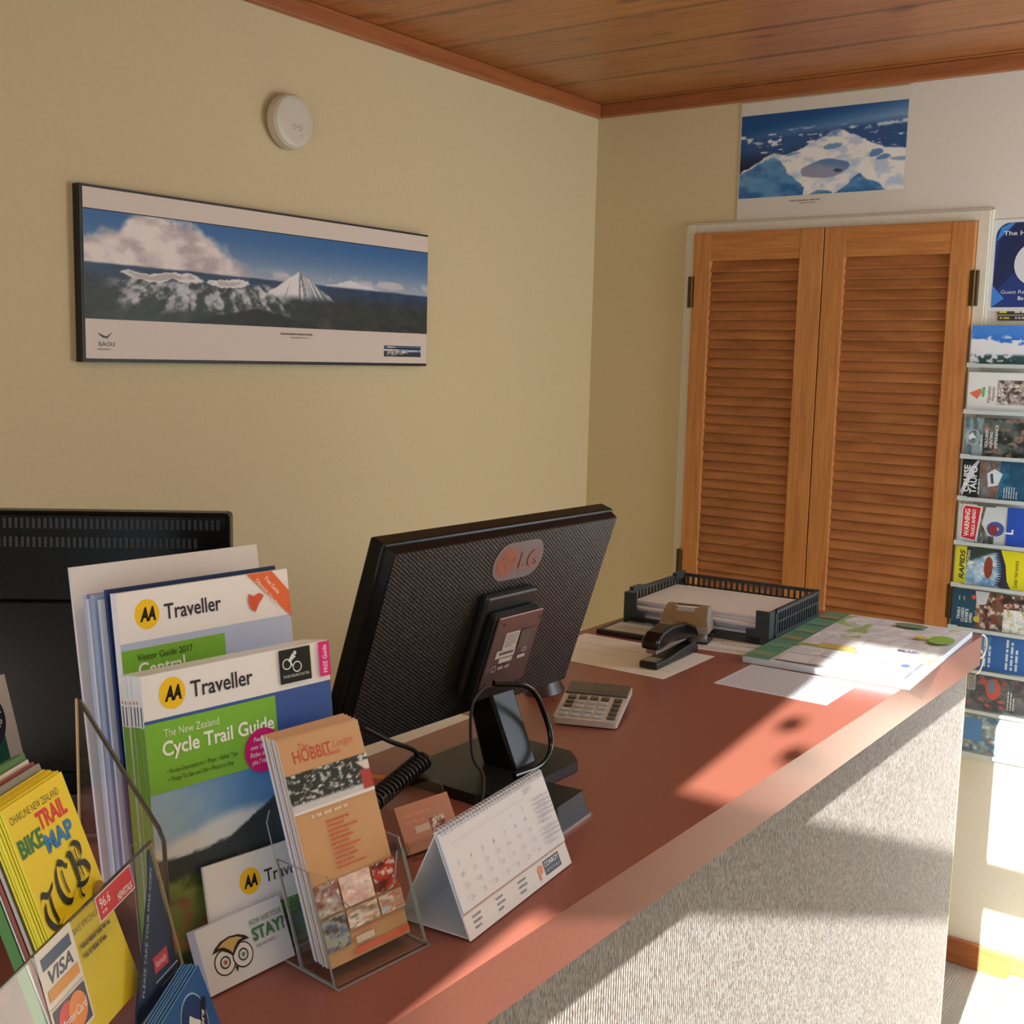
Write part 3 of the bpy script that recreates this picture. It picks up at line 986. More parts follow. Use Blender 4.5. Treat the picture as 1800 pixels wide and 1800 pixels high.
def L_warning():
    s = leaf((208, 214, 216))
    s.image(0.0, 0.118, LW, 0.165, 40, 24, photo([(64, 72, 62), (104, 112, 98), (150, 160, 170)], 5, 9))
    s.poly([(0.02, 0.03), (0.095, 0.03), (0.095, 0.142), (0.05, 0.150), (0.02, 0.134)], (208, 218, 226))
    s.poly([(0.002, 0.158), (0.008, 0.202), (0.086, 0.202), (0.098, 0.196), (0.095, 0.150), (0.012, 0.160)], (240, 236, 234))
    s.poly([(0.006, 0.164), (0.011, 0.199), (0.084, 0.199), (0.094, 0.194), (0.092, 0.155), (0.016, 0.163)], (214, 52, 62))
    s.text('WARNING', 0.014, 0.181, 0.013, (246, 238, 230), 0.03, w=0.072)
    s.text('TRAILS AHEAD!', 0.014, 0.167, 0.009, (246, 238, 230), 0.03, w=0.072)
    s.ell(0.040, 0.115, 0.019, 0.021, (70, 92, 160))
    s.ell(0.038, 0.120, 0.013, 0.012, (150, 56, 70))
    s.text('W', 0.036, 0.106, 0.006, (236, 230, 220), 0.02)
    s.rect(0, 0, LW, 0.088, (40, 84, 190))
    s.text('L', 0.03, 0.072, 0.02, (240, 244, 250), 0.03)
    return s


def L_rapids():
    def bands(U, V, out):
        raft = sstep(1.1, 0.8, ((U - 0.5) / 0.30) ** 2 + ((V - 0.66) / 0.06) ** 2)
        out = mixc(out, C3(150, 70, 54), raft)
        return mixc(out, C3(60, 76, 70), sstep(0.0, 0.1, U - 0.62 - 0.9 * (0.86 - V)))
    s = leaf((216, 216, 60))
    s.image(0, 0, LW, 0.19, 60, 80, photo([(120, 172, 214), (176, 208, 230), (226, 236, 242)], 5, 4, bands))
    s.rect(0, 0.182, LW, LH, (222, 222, 50))
    s.text('RAPIDS', 0.012, 0.186, 0.0125, (58, 56, 66), 0.03, 0.25, w=0.078)
    s.text('RAFTING', 0.050, 0.173, 0.007, (236, 234, 226), 0.02, 0.1, w=0.04)
    z = [(LW, 0.12)]
    for k in range(15):
        z += [(LW - 0.0066 * k, 0.118 - 0.014 * math.sin(k / 14 * 2.6)), (LW - 0.0066 * k - 0.0033, 0.104 - 0.014 * math.sin(k / 14 * 2.6))]
    z += [(0, 0.095), (0, 0.0), (LW, 0.0)]
    s.poly(z, (52, 54, 80))
    s.poly([(LW, 0.097), (0.06, 0.083), (0.02, 0.078), (0.0, 0.068), (0, 0), (LW, 0)], (232, 226, 40))
    s.text('DARE THE RAPIDS', 0.006, 0.052, 0.0075, (84, 84, 30), 0.02, w=0.07)
    return s


def L_trails():
    s = leaf((34, 84, 112))
    s.image(0, 0, LW, 0.150, 50, 50, photo([(58, 48, 48), (120, 92, 80), (226, 214, 200), (160, 60, 56)], 5, 10))
    s.image(0, 0, 0.06, 0.08, 30, 30, photo([(216, 224, 226), (240, 240, 236), (200, 190, 120)], 5, 14))
    s.poly([(0.02, 0.145), (0.0, 0.150), (0, 0.21), (LW, 0.21), (LW, 0.163), (0.06, 0.155)], (34, 84, 112))
    for k, t in enumerate(('TRAILS', 'CLOSED?', "RIVER'S", 'OPEN')):
        s.text(t, 0.012 if k else 0.018, 0.188 - 0.0105 * k, 0.0075, (232, 240, 244), 0.03, w=(0.032, 0.038, 0.036, 0.026)[k])
    s.ell(0.024, 0.145, 0.0085, 0.0085, (206, 196, 60), 10)
    s.poly([(LW, 0.152), (0.062, 0.147), (0.066, 0.124), (LW, 0.116)], (206, 214, 226))
    s.ell(0.082, 0.155, 0.006, 0.006, (220, 84, 76))
    s.scribble(0.070, 0.190, 0.016, 0.003, (190, 190, 120), 2, 0.012, seed=2)
    return s


def L_blue():
    s = leaf((52, 108, 182))
    s.scribble(0.008, 0.185, 0.084, 0.0022, (150, 190, 226), 12, 0.005, seed=21)
    s.rect(0.05, 0.105, 0.09, 0.160, (84, 136, 198))
    s.scribble(0.010, 0.115, 0.080, 0.006, (206, 222, 236), 2, 0.012, seed=23)
    s.scribble(0.010, 0.060, 0.080, 0.006, (206, 222, 236), 3, 0.012, seed=24)
    return s


def L_jet():
    def bands(U, V, out):
        a = sstep(1.0, 0.8, ((U - 0.68) / 0.20) ** 2 + ((V - 0.84) / 0.10) ** 2)
        return mixc(out, C3(206, 120, 118), a * 0.8)
    s = leaf((96, 98, 106))
    s.image(0, 0, LW, LH, 50, 80, photo([(84, 88, 96), (120, 122, 126), (206, 96, 92)], 4, 17, bands))
    s.rect(0.05, 0.135, 0.09, 0.155, (180, 182, 180))
    s.scribble(0.053, 0.150, 0.034, 0.0016, (110, 112, 116), 5, 0.003, seed=31)
    s.ell(0.06, 0.09, 0.028, 0.018, (214, 96, 84))
    s.ell(0.066, 0.094, 0.020, 0.010, (120, 130, 150))
    s.scribble(0.012, 0.05, 0.05, 0.003, (226, 228, 226), 3, 0.007, seed=32)
    return s


def L_village():
    s = leaf((120, 150, 176))
    s.image(0, 0, LW, LH, 50, 80, photo([(96, 128, 158), (150, 172, 178), (176, 146, 128), (206, 214, 216)], 5, 22))
    s.rect(0.03, 0.11, 0.09, 0.155, (92, 140, 196))
    s.poly([(0.03, 0.16), (0.042, 0.19), (0.05, 0.16)], (206, 132, 112))
    return s


leaves = [
    (L_sky, 'blue sky leaflet on the top tier of the wall rack'),
    (L_alpaca, 'white alpaca leaflet on the wall rack, below the blue sky leaflet'),
    (L_hunt, 'grey-green hunting leaflet on the wall rack, below the white alpaca leaflet'),
    (L_cruise, 'dark lake cruise leaflet with large white title on the wall rack'),
    (L_warning, 'leaflet with a red warning panel on the wall rack'),
    (L_rapids, 'yellow and blue rafting leaflet on the wall rack'),
    (L_trails, 'dark teal river leaflet on the wall rack, just above the counter corner'),
    (L_blue, 'plain mid-blue leaflet on the wall rack, beside the counter corner'),
    (L_jet, 'grey leaflet with red boats on the wall rack, below the blue one'),
    (L_village, 'pale blue-grey leaflet on the lowest tier of the wall rack'),
]
for z, (fn, lab) in zip(rows, leaves):
    s = fn()
    dx = 0.055 if fn is L_village else 0.0
    h = LH
    o = s.build('leaflet', axes((RX1 - 0.004 - (0.0), -0.034, z), (0, 0, 1), (-1, 0, 0)), 'gloss_print')
    tag(o, lab, 'leaflet', 'leaflets in the wall rack')

# pale mat on the floor by the back wall
s = MB()
s.prism([(1.395, -0.02), (1.388, -0.10), (1.394, -0.135), (1.412, -0.150), (1.405, -0.17), (1.412, -0.21), (1.41, -0.42), (2.1, -0.45), (2.1, -0.02)][::1], 0.0, 0.022, 'pale_mat')
tag(s.build('floor_mat', bevel=0.006), 'pale off-white mat on the floor against the back wall', 'mat')

# ================================================================== reception counter
CT = 1.05
CXB, CXF, CYE, CYS = 0.722, 1.398, -0.590, -3.35
cn = empty('reception_counter', (1.06, -1.9, 0), 'long reception counter with red-brown top and grey carpeted front', 'counter')


def cpart(mb, name, bevel=0.0):
    return attach(mb.build(name, None, bevel), cn)


cpart(MB().prism([(CXB, CYS), (CXF, CYS), (CXF, CYE - 0.012), (CXF - 0.012, CYE), (CXB + 0.012, CYE), (CXB, CYE - 0.012)], CT - 0.064, CT, 'laminate'), 'countertop', 0.003)
cpart(MB().box((1.352, CYS, 0.0), (1.378, -0.628, CT - 0.064), 'counter_carpet'), 'carpet_front')
cpart(MB().box((1.350, -0.628, 0.0), (1.3785, -0.6235, CT - 0.064), 'mdf_edge'), 'edge_strip')
cpart(MB().box((0.80, -0.66, 0.0), (1.352, -0.63, CT - 0.064), 'white_paint').box((0.80, CYS, 0.0), (1.352, CYS + 0.03, CT - 0.064), 'white_paint').box((0.80, CYS, 0.5), (1.352, -0.64, 0.52), 'white_paint'), 'carcass')

# white cord looped over the counter's far end
c = MB()
pts = []
for k in range(13):
    a = -math.pi / 2 + math.pi * k / 12
    pts.append((CXF - 0.006 + 0.012 * math.cos(a) * 0.4, CYE + 0.004 + 0.030 * math.cos(a), CT - 0.028 + 0.026 * math.sin(a)))
c.tube(pts, 0.0022, 'white_cord', 8)
pts = [(p[0] - 0.004, p[1] - 0.004, p[2] - 0.034) for p in pts]
c.tube(pts, 0.0022, 'white_cord', 8)
tag(c.build('white_cord'), 'thin white cord looping off the far end of the counter', 'cord')


def flat(x, y, yaw, z=CT + 0.0004):
    """a frame lying on the counter; u runs along the counter depth (x) turned by yaw, v towards the back wall"""
    a = math.radians(yaw)
    return axes((x, y, z), (math.cos(a), math.sin(a), 0), (-math.sin(a), math.cos(a), 0))


# sheets and pads lying on the counter
s = Sheet().body(0.296, 0.214, 0.0004, (232, 226, 214))
s.scribble(0.02, 0.19, 0.2, 0.002, (190, 176, 160), 3, 0.05, seed=41)
s.rect(0.20, 0.016, 0.285, 0.017, (170, 160, 160)); s.rect(0.20, 0.05, 0.285, 0.051, (170, 160, 160)); s.rect(0.2, 0.09, 0.285, 0.091, (170, 160, 160))
tag(s.build('paper_sheet', flat(0.745, -1.372, 1)), 'white paper sheet under the black stapler', 'paper')

s = Sheet().body(0.165, 0.262, 0.0004, (228, 224, 216))
tag(s.build('paper_sheet', flat(0.752, -2.03, 0)), 'white paper sheet half hidden behind the monitor', 'paper')

s = Sheet().body(0.21, 0.17, 0.0012, (216, 218, 226), (190, 196, 220))
s.scribble(0.006, 0.155, 0.19, 0.0022, (150, 152, 166), 20, 0.0076, seed=43)
tag(s.build('form_sheet', flat(1.122, -1.330, 1.0)), 'form with close printed lines, tucked under the front edge of the map pad', 'paper')

s = Sheet().body(0.092, 0.080, 0.0006, (196, 200, 190))
s.scribble(0.008, 0.068, 0.07, 0.002, (150, 154, 146), 4, 0.016, seed=47)
tag(s.build('note_pad', flat(0.768, -1.128, 4, CT + 0.0096)), 'pale green-grey paper on the black clipboard', 'paper')
cb = empty('clipboard', (0.76, -1.14, CT), 'black clipboard at the wall side of the counter, in front of the letter tray', 'clipboard')
o = MB().box((0, 0, 0), (0.115, 0.105, 0.009), 'black_plastic').build('board', None, 0.002)
attach(o, cb, flat(0.757, -1.142, 4, CT + 0.0004))
o = MB().box((0.115 * 0.25, 0.090, 0.009), (0.115 * 0.75, 0.103, 0.013), 'steel').build('clip', None, 0.001)
attach(o, cb, flat(0.757, -1.142, 4, CT + 0.0004))

s = Sheet().body(0.19, 0.14, 0.0008, (226, 220, 210))
s.text('VOUCHERS', 0.05, 0.062, 0.012, (110, 96, 104), 0.0, 0.2, w=0.10)
s.scribble(0.02, 0.03, 0.14, 0.003, (176, 160, 150), 3, 0.009, seed=44)
s.poly([(0, 0.135), (0.19, 0.135), (0.19, 0.139), (0, 0.139)], (170, 190, 214))
tag(s.build('paper_sheet', flat(0.962, -1.125, 10)), 'curled white sheet with grey title, between stapler and map pad', 'paper')


def townmap(U, V):
    n = fbm(U * 9, V * 9)
    out = mixc(C3(206, 204, 206), C3(224, 222, 220), sstep(0.4, 0.6, n))
    st = np.minimum(np.abs((U * 7 + 0.6 * np.sin(V * 5)) % 1 - 0.5), np.abs((V * 6 + 0.5 * np.sin(U * 6)) % 1 - 0.5))
    out = mixc(out, C3(186, 184, 190), sstep(0.05, 0.02, st))
    out = mixc(out, C3(150, 182, 120), sstep(0.62, 0.70, fbm(U * 4 + 7, V * 4 + 2)))
    return out


BX, BY, BW, BH = 1.098, -1.158, 0.315, 0.512
s = Sheet(0.0002).body(BW, BH, 0.012, (206, 210, 206), (206, 214, 230), 0.0124)
s.image(0.052, 0.15, BW - 0.004, BH - 0.012, 60, 80, townmap)
s.rect(0.0, 0.0, 0.052, BH, (92, 140, 112))
for k in range(6):
    s.rect(0.004, 0.03 + 0.08 * k, 0.048, 0.06 + 0.08 * k, ((126, 150, 110), (104, 150, 128), (150, 130, 96))[k % 3])
s.rect(0.052, 0.15, 0.17, 0.175, (150, 160, 96)); s.rect(0.09, 0.16, 0.16, 0.20, (196, 176, 110))
s.rect(0.06, 0.01, 0.30, 0.15, (196, 198, 204))
for k in range(4):
    s.rect(0.066 + 0.06 * k, 0.015, 0.12 + 0.06 * k, 0.068, (214, 214, 216))
    s.rect(0.066 + 0.06 * k, 0.085, 0.12 + 0.06 * k, 0.142, (216, 214, 218))
    s.scribble(0.07 + 0.06 * k, 0.12, 0.042, 0.003, (120, 130, 160), 2, 0.02, seed=60 + k)
s.ell(0.20, 0.46, 0.035, 0.022, (110, 140, 110)); s.ell(0.285, 0.36, 0.025, 0.04, (140, 180, 70)); s.ell(0.245, 0.36, 0.013, 0.014, (206, 190, 80))
s.text('MAP', 0.235, 0.21, 0.014, (70, 84, 140), 0.03); s.ell(0.28, 0.10, 0.008, 0.012, (90, 110, 170))
tag(s.build('map_pad', flat(BX, BY, 3.2)), 'thick pad with a colourful town map on top, at the far end of the counter', 'map pad')

# ------------------------------------------------------------------ letter tray with papers
TX, TY, TYAW = 0.752, -1.022, 3.0
TW, TD, TH = 0.332, 0.300, 0.070
TT = flat(TX, TY, TYAW)
tray = empty('letter_tray', TT, 'dark slotted plastic letter tray heaped with papers, at the far end of the counter', 'letter tray')


def slotted(mb, p, q, h0, h1, n, th=0.003):
    """upright wall of bars from p to q"""
    p, q = Vector(p), Vector(q)
    d = (q - p); L_ = d.length; d.normalize()
    T = Matrix((d, Vector((-d.y, d.x, 0)), Vector((0, 0, 1)))).transposed().to_4x4()
    T.translation = p
    mb.box((0, -th, h0), (L_, th, h0 + 0.012), 'tray_plastic', T)
    mb.box((0, -th * 1.3, h1 - 0.007), (L_, th * 1.3, h1), 'tray_plastic', T)
    mb.box((0, -th, (h0 + h1) / 2 + 0.004), (L_, th, (h0 + h1) / 2 + 0.007), 'tray_plastic', T)
    for k in range(n + 1):
        x = L_ * k / n
        w_ = 0.0022 if 0 < k < n else 0.008
        mb.box((max(0, x - w_), -th * 0.8, h0), (min(L_, x + w_), th * 0.8, h1), 'tray_plastic', T)


def tpart(mb, name):
    return attach(mb.build(name), tray, TT)


tpart(MB().box((0.004, 0.004, 0.010), (TW - 0.004, TD - 0.004, 0.014), 'tray_plastic'), 'floor')
w_ = MB(); slotted(w_, (0, 0.04, 0), (0, TD, 0), 0.006, TH, 16); tpart(w_, 'side_wall')
w_ = MB(); slotted(w_, (TW, 0.03, 0), (TW, TD, 0), 0.006, TH, 18); tpart(w_, 'side_wall')
w_ = MB(); slotted(w_, (0, TD, 0), (TW, TD, 0), 0.006, TH, 24); tpart(w_, 'back_wall')
for x, sgn in ((0, 1), (TW, -1)):
    w_ = MB()
    T = Matrix.Translation((x, 0, 0))
    w_.prism([(0, 0.045), (0, 0.0), (sgn * 0.03, 0.0), (sgn * 0.03, 0.004), (sgn * 0.004, 0.004), (sgn * 0.004, 0.045)][::sgn], 0.0, TH, 'tray_plastic', T)
    w_.prism([(sgn * 0.03, 0), (sgn * 0.05, 0), (sgn * 0.05, 0.004), (sgn * 0.03, 0.004)][::sgn], 0.0, 0.03, 'tray_plastic', T)
    tpart(w_, 'front_corner')
tpart(MB().box((0.02, 0.0, 0.0), (TW - 0.02, 0.004, 0.016), 'tray_plastic'), 'front_lip')
tpart(MB().box((-0.003, 0.03, TH - 0.002), (0.007, 0.075, TH + 0.006), 'tray_plastic'), 'stacking_lug')
tpart(MB().box((-0.003, TD - 0.05, TH - 0.01), (0.007, TD, TH + 0.006), 'tray_plastic'), 'stacking_lug')

pp = Sheet().body(0.295, 0.228, 0.0052, (228, 222, 212), (206, 208, 224))
pp.scribble(0.03, 0.20, 0.2, 0.002, (206, 196, 186), 2, 0.012, seed=71)
pile0 = None
for k in range(6):
    wob = 1.0 if k < 4 else 2.2
    T = TT @ Matrix.Translation((0.014 + random.uniform(-0.004, 0.006), 0.022 + random.uniform(-0.012, 0.02), 0.0205 + 0.0056 * k)) @ Matrix.Rotation(math.radians(random.uniform(-2.0, 2.0) * wob * 0.45), 4, 'Z')
    lab = ('bottom bundle of the white papers in the letter tray', 'second bundle from the bottom of the papers in the letter tray', 'third bundle from the bottom of the papers in the letter tray', 'third bundle from the top of the papers in the letter tray', 'second bundle from the top of the papers in the letter tray', 'top bundle of the white papers in the letter tray')[k]
    if pile0 is None:
        pile0 = tag(pp.build('paper_bundle', T), lab, 'papers', 'papers in the letter tray')
    else:
        copy_of(pile0, T, lab)

# ------------------------------------------------------------------ hole punch
HT = flat(0.883, -1.108, 15, CT + 0.0014)
hp = empty('hole_punch', HT, 'grey-beige hole punch in front of the letter tray', 'hole punch')


def sub(mb, name, root, T, bevel=0.0, seg=2):
    return attach(mb.build(name, None, bevel, seg), root, T)


sub(MB().box((0, 0.0, 0.004), (0.104, 0.064, 0.008), 'steel').box((-0.001, -0.001, 0.0), (0.105, 0.065, 0.004), 'black_plastic'), 'base_plate', hp, HT, 0.001)
sub(MB().prism([(0.004, 0.010), (0.100, 0.010), (0.100, 0.060), (0.004, 0.060)], 0.008, 0.030, 'punch_plastic', taper=[(0.006, 0.016), (0.098, 0.016), (0.098, 0.058), (0.006, 0.058)]), 'body', hp, HT, 0.004)
lev = MB()
prof = [(0.002, 0.020), (0.004, 0.034), (0.012, 0.050), (0.022, 0.060), (0.034, 0.067), (0.046, 0.070), (0.058, 0.069), (0.066, 0.065)]
nx = 14
for i in range(nx):
    for j in range(len(prof) - 1):
        xa, xb = 0.002 + 0.100 * i / nx, 0.002 + 0.100 * (i + 1) / nx
        if 3 <= i <= 10 and 3 <= j <= 5 and not (i in (3, 10) and j in (3,)):
            continue
        (a0, h0), (a1, h1) = prof[j], prof[j + 1]
        # the top narrows towards the back
        kx = lambda x, h: 0.052 + (x - 0.052) * (1.0 - 0.16 * max(0, (h - 0.03)) / 0.04)
        lev.add([(kx(xa, h0), a0, h0), (kx(xb, h0), a0, h0), (kx(xb, h1), a1, h1), (kx(xa, h1), a1, h1)], [(0, 1, 2, 3)], 'punch_top' if j > 0 else 'punch_plastic')
for x in (0.002, 0.102):
    for j in range(len(prof) - 1):
        (a0, h0), (a1, h1) = prof[j], prof[j + 1]
        x0, x1 = kx(x, h0), kx(x, h1)
        lev.add([(x0, a0, h0), (x1, a1, h1), (x, a1, 0.020), (x, a0, 0.020)], [(0, 1, 2, 3)], 'punch_plastic')
o = sub(lev, 'lever', hp, HT)
so = o.modifiers.new('shell', 'SOLIDIFY'); so.thickness = 0.0025; so.offset = -1
sub(MB().tube([(0.100, 0.03, 0.014), (0.112, 0.03, 0.014)], 0.005, 'black_plastic', 12), 'guide_knob', hp, HT)

# ------------------------------------------------------------------ stapler
STT = flat(0.985, -1.325, 93, CT + 0.001)   # u runs away from the viewer along the counter
stp = empty('stapler', STT, 'black desktop stapler standing on a white sheet', 'stapler')


def extrude_side(mb, prof, ya, yb, mat):
    n = len(prof)
    vs = [(a, ya, b) for a, b in prof] + [(a, yb, b) for a, b in prof]
    mb.add(vs, [tuple(range(n)), tuple(range(2 * n - 1, n - 1, -1))] + [(i, n + i, n + (i + 1) % n, (i + 1) % n) for i in range(n)], mat)
    return mb


sub(extrude_side(MB(), [(0.0, 0.0), (0.185, 0.0), (0.185, 0.014), (0.165, 0.022), (0.12, 0.020), (0.05, 0.013), (0.0, 0.013)], -0.019, 0.019, 'black_plastic'), 'base', stp, STT, 0.003)
sub(MB().box((0.004, -0.013, 0.0125), (0.034, 0.013, 0.0142), 'steel'), 'anvil', stp, STT)
sub(extrude_side(MB(), [(0.012, 0.026), (0.16, 0.030), (0.17, 0.042), (0.012, 0.040)], -0.011, 0.011, 'steel'), 'magazine', stp, STT, 0.001)
sub(extrude_side(MB(), [(0.002, 0.036), (0.004, 0.054), (0.022, 0.066), (0.07, 0.073), (0.13, 0.068), (0.172, 0.054), (0.186, 0.040), (0.186, 0.018), (0.150, 0.018), (0.150, 0.034), (0.06, 0.040), (0.024, 0.034)], -0.018, 0.018, 'black_gloss'), 'arm', stp, STT, 0.005, 3)

# ------------------------------------------------------------------ calculator
CA = flat(1.035, -1.715, 22, CT + 0.0006)
cal = empty('calculator', CA, 'silver desk calculator with grey screen, on the counter right of the monitor', 'calculator')
tilt = CA @ Matrix.Rotation(math.radians(6), 4, 'X')
sub(MB().prism([(0.004, 0), (0.098, 0), (0.102, 0.004), (0.104, 0.150), (-0.002, 0.150), (0, 0.004)], 0.002, 0.012, 'silver_light'), 'body', cal, tilt, 0.003)
sub(MB().box((0.0, 0.102, 0.011), (0.102, 0.149, 0.0155), 'lcd').box((0.010, 0.112, 0.0155), (0.092, 0.138, 0.0158), 'lcd'), 'screen', cal, tilt, 0.002)
sub(MB().box((0.006, 0.110, -0.0105), (0.096, 0.148, 0.003), 'black_plastic', Matrix.Translation((0, 0, 0))), 'rear_foot', cal, tilt)
kk = MB()
for r in range(5):
    for c_ in range(5):
        dark = (c_ == 0 and r > 1) or (c_ == 4) or r == 4
        kk.box((0.008 + 0.0182 * c_ + (0.003 if c_ == 4 else 0), 0.008 + 0.0178 * r, 0.012), (0.0215 + 0.0182 * c_ + (0.003 if c_ == 4 else 0), 0.0195 + 0.0178 * r, 0.0155), 'lcd' if dark else 'silver')
sub(kk, 'keypad', cal, tilt, 0.001, 1)

# dark mouse under the monitor's far corner
T = flat(0.90, -1.60, 0, CT)
ms = MB()
ms.prism([(0.03 * math.cos(a) + 0.02, 0.045 * math.sin(a) + 0.03) for a in [2 * math.pi * k / 24 for k in range(24)]], 0.001, 0.026, 'brown_plastic', taper=[(0.019 * math.cos(a) + 0.02, 0.03 * math.sin(a) + 0.03) for a in [2 * math.pi * k / 24 for k in range(24)]], smooth=True)
o = ms.build('computer_mouse', bevel=0.006, seg=3); o.matrix_world = T
tag(o, 'dark brown mouse under the far corner of the monitor', 'computer mouse')

# ------------------------------------------------------------------ monitor seen from behind
MT = frame((1.045, -2.205, 1.126), -2.2, -18.2)
MW, MH = 0.480, 0.287
mon = empty('monitor', Matrix.Translation((1.09, -1.95, CT)), 'black flat monitor seen from behind with a rounded maker badge', 'monitor')
sh = MB()
sh.box((0, 0, -0.036), (MW, MH, -0.012), 'bezel_black')
sub(sh, 'bezel', mon, MT, 0.003)
bp = MB()
bp.prism([(0.004, 0.004), (MW - 0.004, 0.004), (MW - 0.004, MH - 0.004), (0.004, MH - 0.004)], -0.012, 0.0, 'bezel_black',
         taper=[(0.008, 0.007), (MW - 0.006, 0.007), (MW - 0.006, MH - 0.007), (0.008, MH - 0.007)])
bpo = sub(bp, 'back_cover', mon, MT)
wvp = MB().box((0.0, 0.009, 0.008), (0.001, MW - 0.007, MH - 0.008), 'weave')
# local axes for the weave: x out, y along, z up
WT = MT @ Matrix(((0, 1, 0, 0), (0, 0, 1, 0), (1, 0, 0, 0), (0, 0, 0, 1)))
sub(wvp, 'textured_panel', mon, WT)
sub(MB().box((0.196, 0.050, 0.001), (0.304, 0.198, 0.014), 'black_plastic').box((0.206, 0.045, 0.014), (0.302, 0.176, 0.030), 'black_plastic'), 'mount_housing', mon, MT, 0.004)
pl = sub(MB().box((0.208, 0.066, 0.030), (0.303, 0.176, 0.033), 'plate_metal'), 'cover_plate', mon, MT, 0.003)
st = Sheet(0.0002)
st.z = 0.0332
st.rect(0.232, 0.124, 0.262, 0.150, (214, 206, 200)); st.rect(0.222, 0.112, 0.262, 0.124, (206, 200, 190)); st.rect(0.232, 0.104, 0.260, 0.111, (206, 200, 190))
st.rect(0.228, 0.117, 0.258, 0.121, (110, 100, 96))
st.scribble(0.234, 0.146, 0.024, 0.0012, (120, 110, 110), 6, 0.0035, seed=81)
st.rect(0.264, 0.122, 0.290, 0.150, (104, 94, 92))
st.text('CE', 0.276, 0.114, 0.007, (206, 196, 190), 0.01, w=0.011)
st.rect(0.270, 0.105, 0.287, 0.110, (206, 200, 194))
st.ell(0.224, 0.098, 0.005, 0.005, (196, 186, 180), ring=0.0012)
st.scribble(0.232, 0.095, 0.036, 0.005, (170, 160, 156), 1, seed=83)
st.ell(0.218, 0.166, 0.0022, 0.0022, (30, 26, 26)); st.ell(0.294, 0.166, 0.0022, 0.0022, (30, 26, 26))
o = st.build('rating_labels', MT, 'print'); attach(o, pl, o.matrix_basis.copy())
bd = Sheet(0.0002)
bd.z = 0.0014
bx, by, bw, bh = 0.203, 0.212, 0.106, 0.056
pill = [(bx + bh / 2 - bh / 2 * math.sin(a), by + bh / 2 + bh / 2 * math.cos(a)) for a in [math.pi * k / 12 for k in range(13)]]
pill += [(bx + bw - bh / 2 + bh / 2 * math.sin(a), by + bh / 2 - bh / 2 * math.cos(a)) for a in [math.pi * k / 12 for k in range(13)]]
bd.poly(pill, (136, 124, 128))
bd.ell(bx + 0.028, by + bh / 2, 0.0215, 0.0215, (176, 104, 84))
bd.ell(bx + 0.028, by + bh / 2, 0.0185, 0.0185, (146, 122, 116), ring=0.0015)
bd.rect(bx + 0.0265, by + 0.018, bx + 0.0285, by + 0.038, (146, 122, 116)); bd.rect(bx + 0.0265, by + 0.018, bx + 0.035, by + 0.020, (146, 122, 116))
bd.rect(bx + 0.034, by + 0.0275, bx + 0.046, by + 0.0295, (146, 122, 116))
bd.ell(bx + 0.020, by + 0.034, 0.0025, 0.0025, (146, 122, 116))
bd.text('LG', bx + 0.056, by + 0.015, 0.026, (176, 108, 88), 0.01, w=0.040)
o = bd.build('maker_badge', MT, 'print'); attach(o, mon, o.matrix_basis.copy())
o['label'] = 'pale rounded badge'
# neck and foot
nk = MB()
sec = []
NA, NB = Vector((1.100, -1.945, 1.185)), Vector((1.095, -1.945, CT + 0.02))
nk.add([(1.046, -1.962, 1.185), (1.088, -1.962, 1.185), (1.088, -1.908, 1.185), (1.046, -1.908, 1.185), (1.083, -1.958, CT + 0.014), (1.140, -1.958, CT + 0.014), (1.140, -1.908, CT + 0.014), (1.083, -1.908, CT + 0.014)],
       [(0, 1, 2, 3), (7, 6, 5, 4), (4, 5, 1, 0), (5, 6, 2, 1), (6, 7, 3, 2), (7, 4, 0, 3)], 'bezel_black')
attach(nk.build('neck', None, 0.004), mon)
ft = MB()
ft.prism([(1.012, -2.06), (1.150, -2.06), (1.182, -2.03), (1.182, -1.868), (1.150, -1.838), (1.012, -1.838)], CT + 0.0008, CT + 0.015, 'black_plastic')
attach(ft.build('foot', None, 0.004), mon)


def bez(pts, n=14):
    """smooth curve through points (Catmull-Rom)"""
    P = [Vector(p) for p in pts]
    P = [P[0] * 2 - P[1]] + P + [P[-1] * 2 - P[-2]]
    out = []
    for i in range(1, len(P) - 2):
        for k in range(n):
            t = k / n
            a, b, c_, d_ = P[i - 1], P[i], P[i + 1], P[i + 2]
            out.append(0.5 * ((2 * b) + (c_ - a) * t + (2 * a - 5 * b + 4 * c_ - d_) * t * t + (3 * b - a - 3 * c_ + d_) * t ** 3))
    out.append(P[-2])
    return out


c = MB().tube(bez([(1.119, -1.985, 1.190), (1.138, -1.93, 1.176), (1.140, -1.893, 1.13), (1.152, -1.893, 1.09), (1.162, -1.93, 1.0726), (1.16, -1.99, 1.0726)]), 0.0042, 'black_gloss', 10)
tag(c.build('video_cable'), 'thick black cable looping down on the right side of the monitor neck', 'cable')
c = MB().tube(bez([(1.117, -2.00, 1.190), (1.122, -2.035, 1.17), (1.132, -2.045, 1.11), (1.150, -2.045, 1.085), (1.178, -2.085, 1.058), (1.20, -2.12, 1.0535)]), 0.0022, 'black_matte', 8)
tag(c.build('thin_cable'), 'thin black cable hanging on the left side of the monitor neck', 'cable')

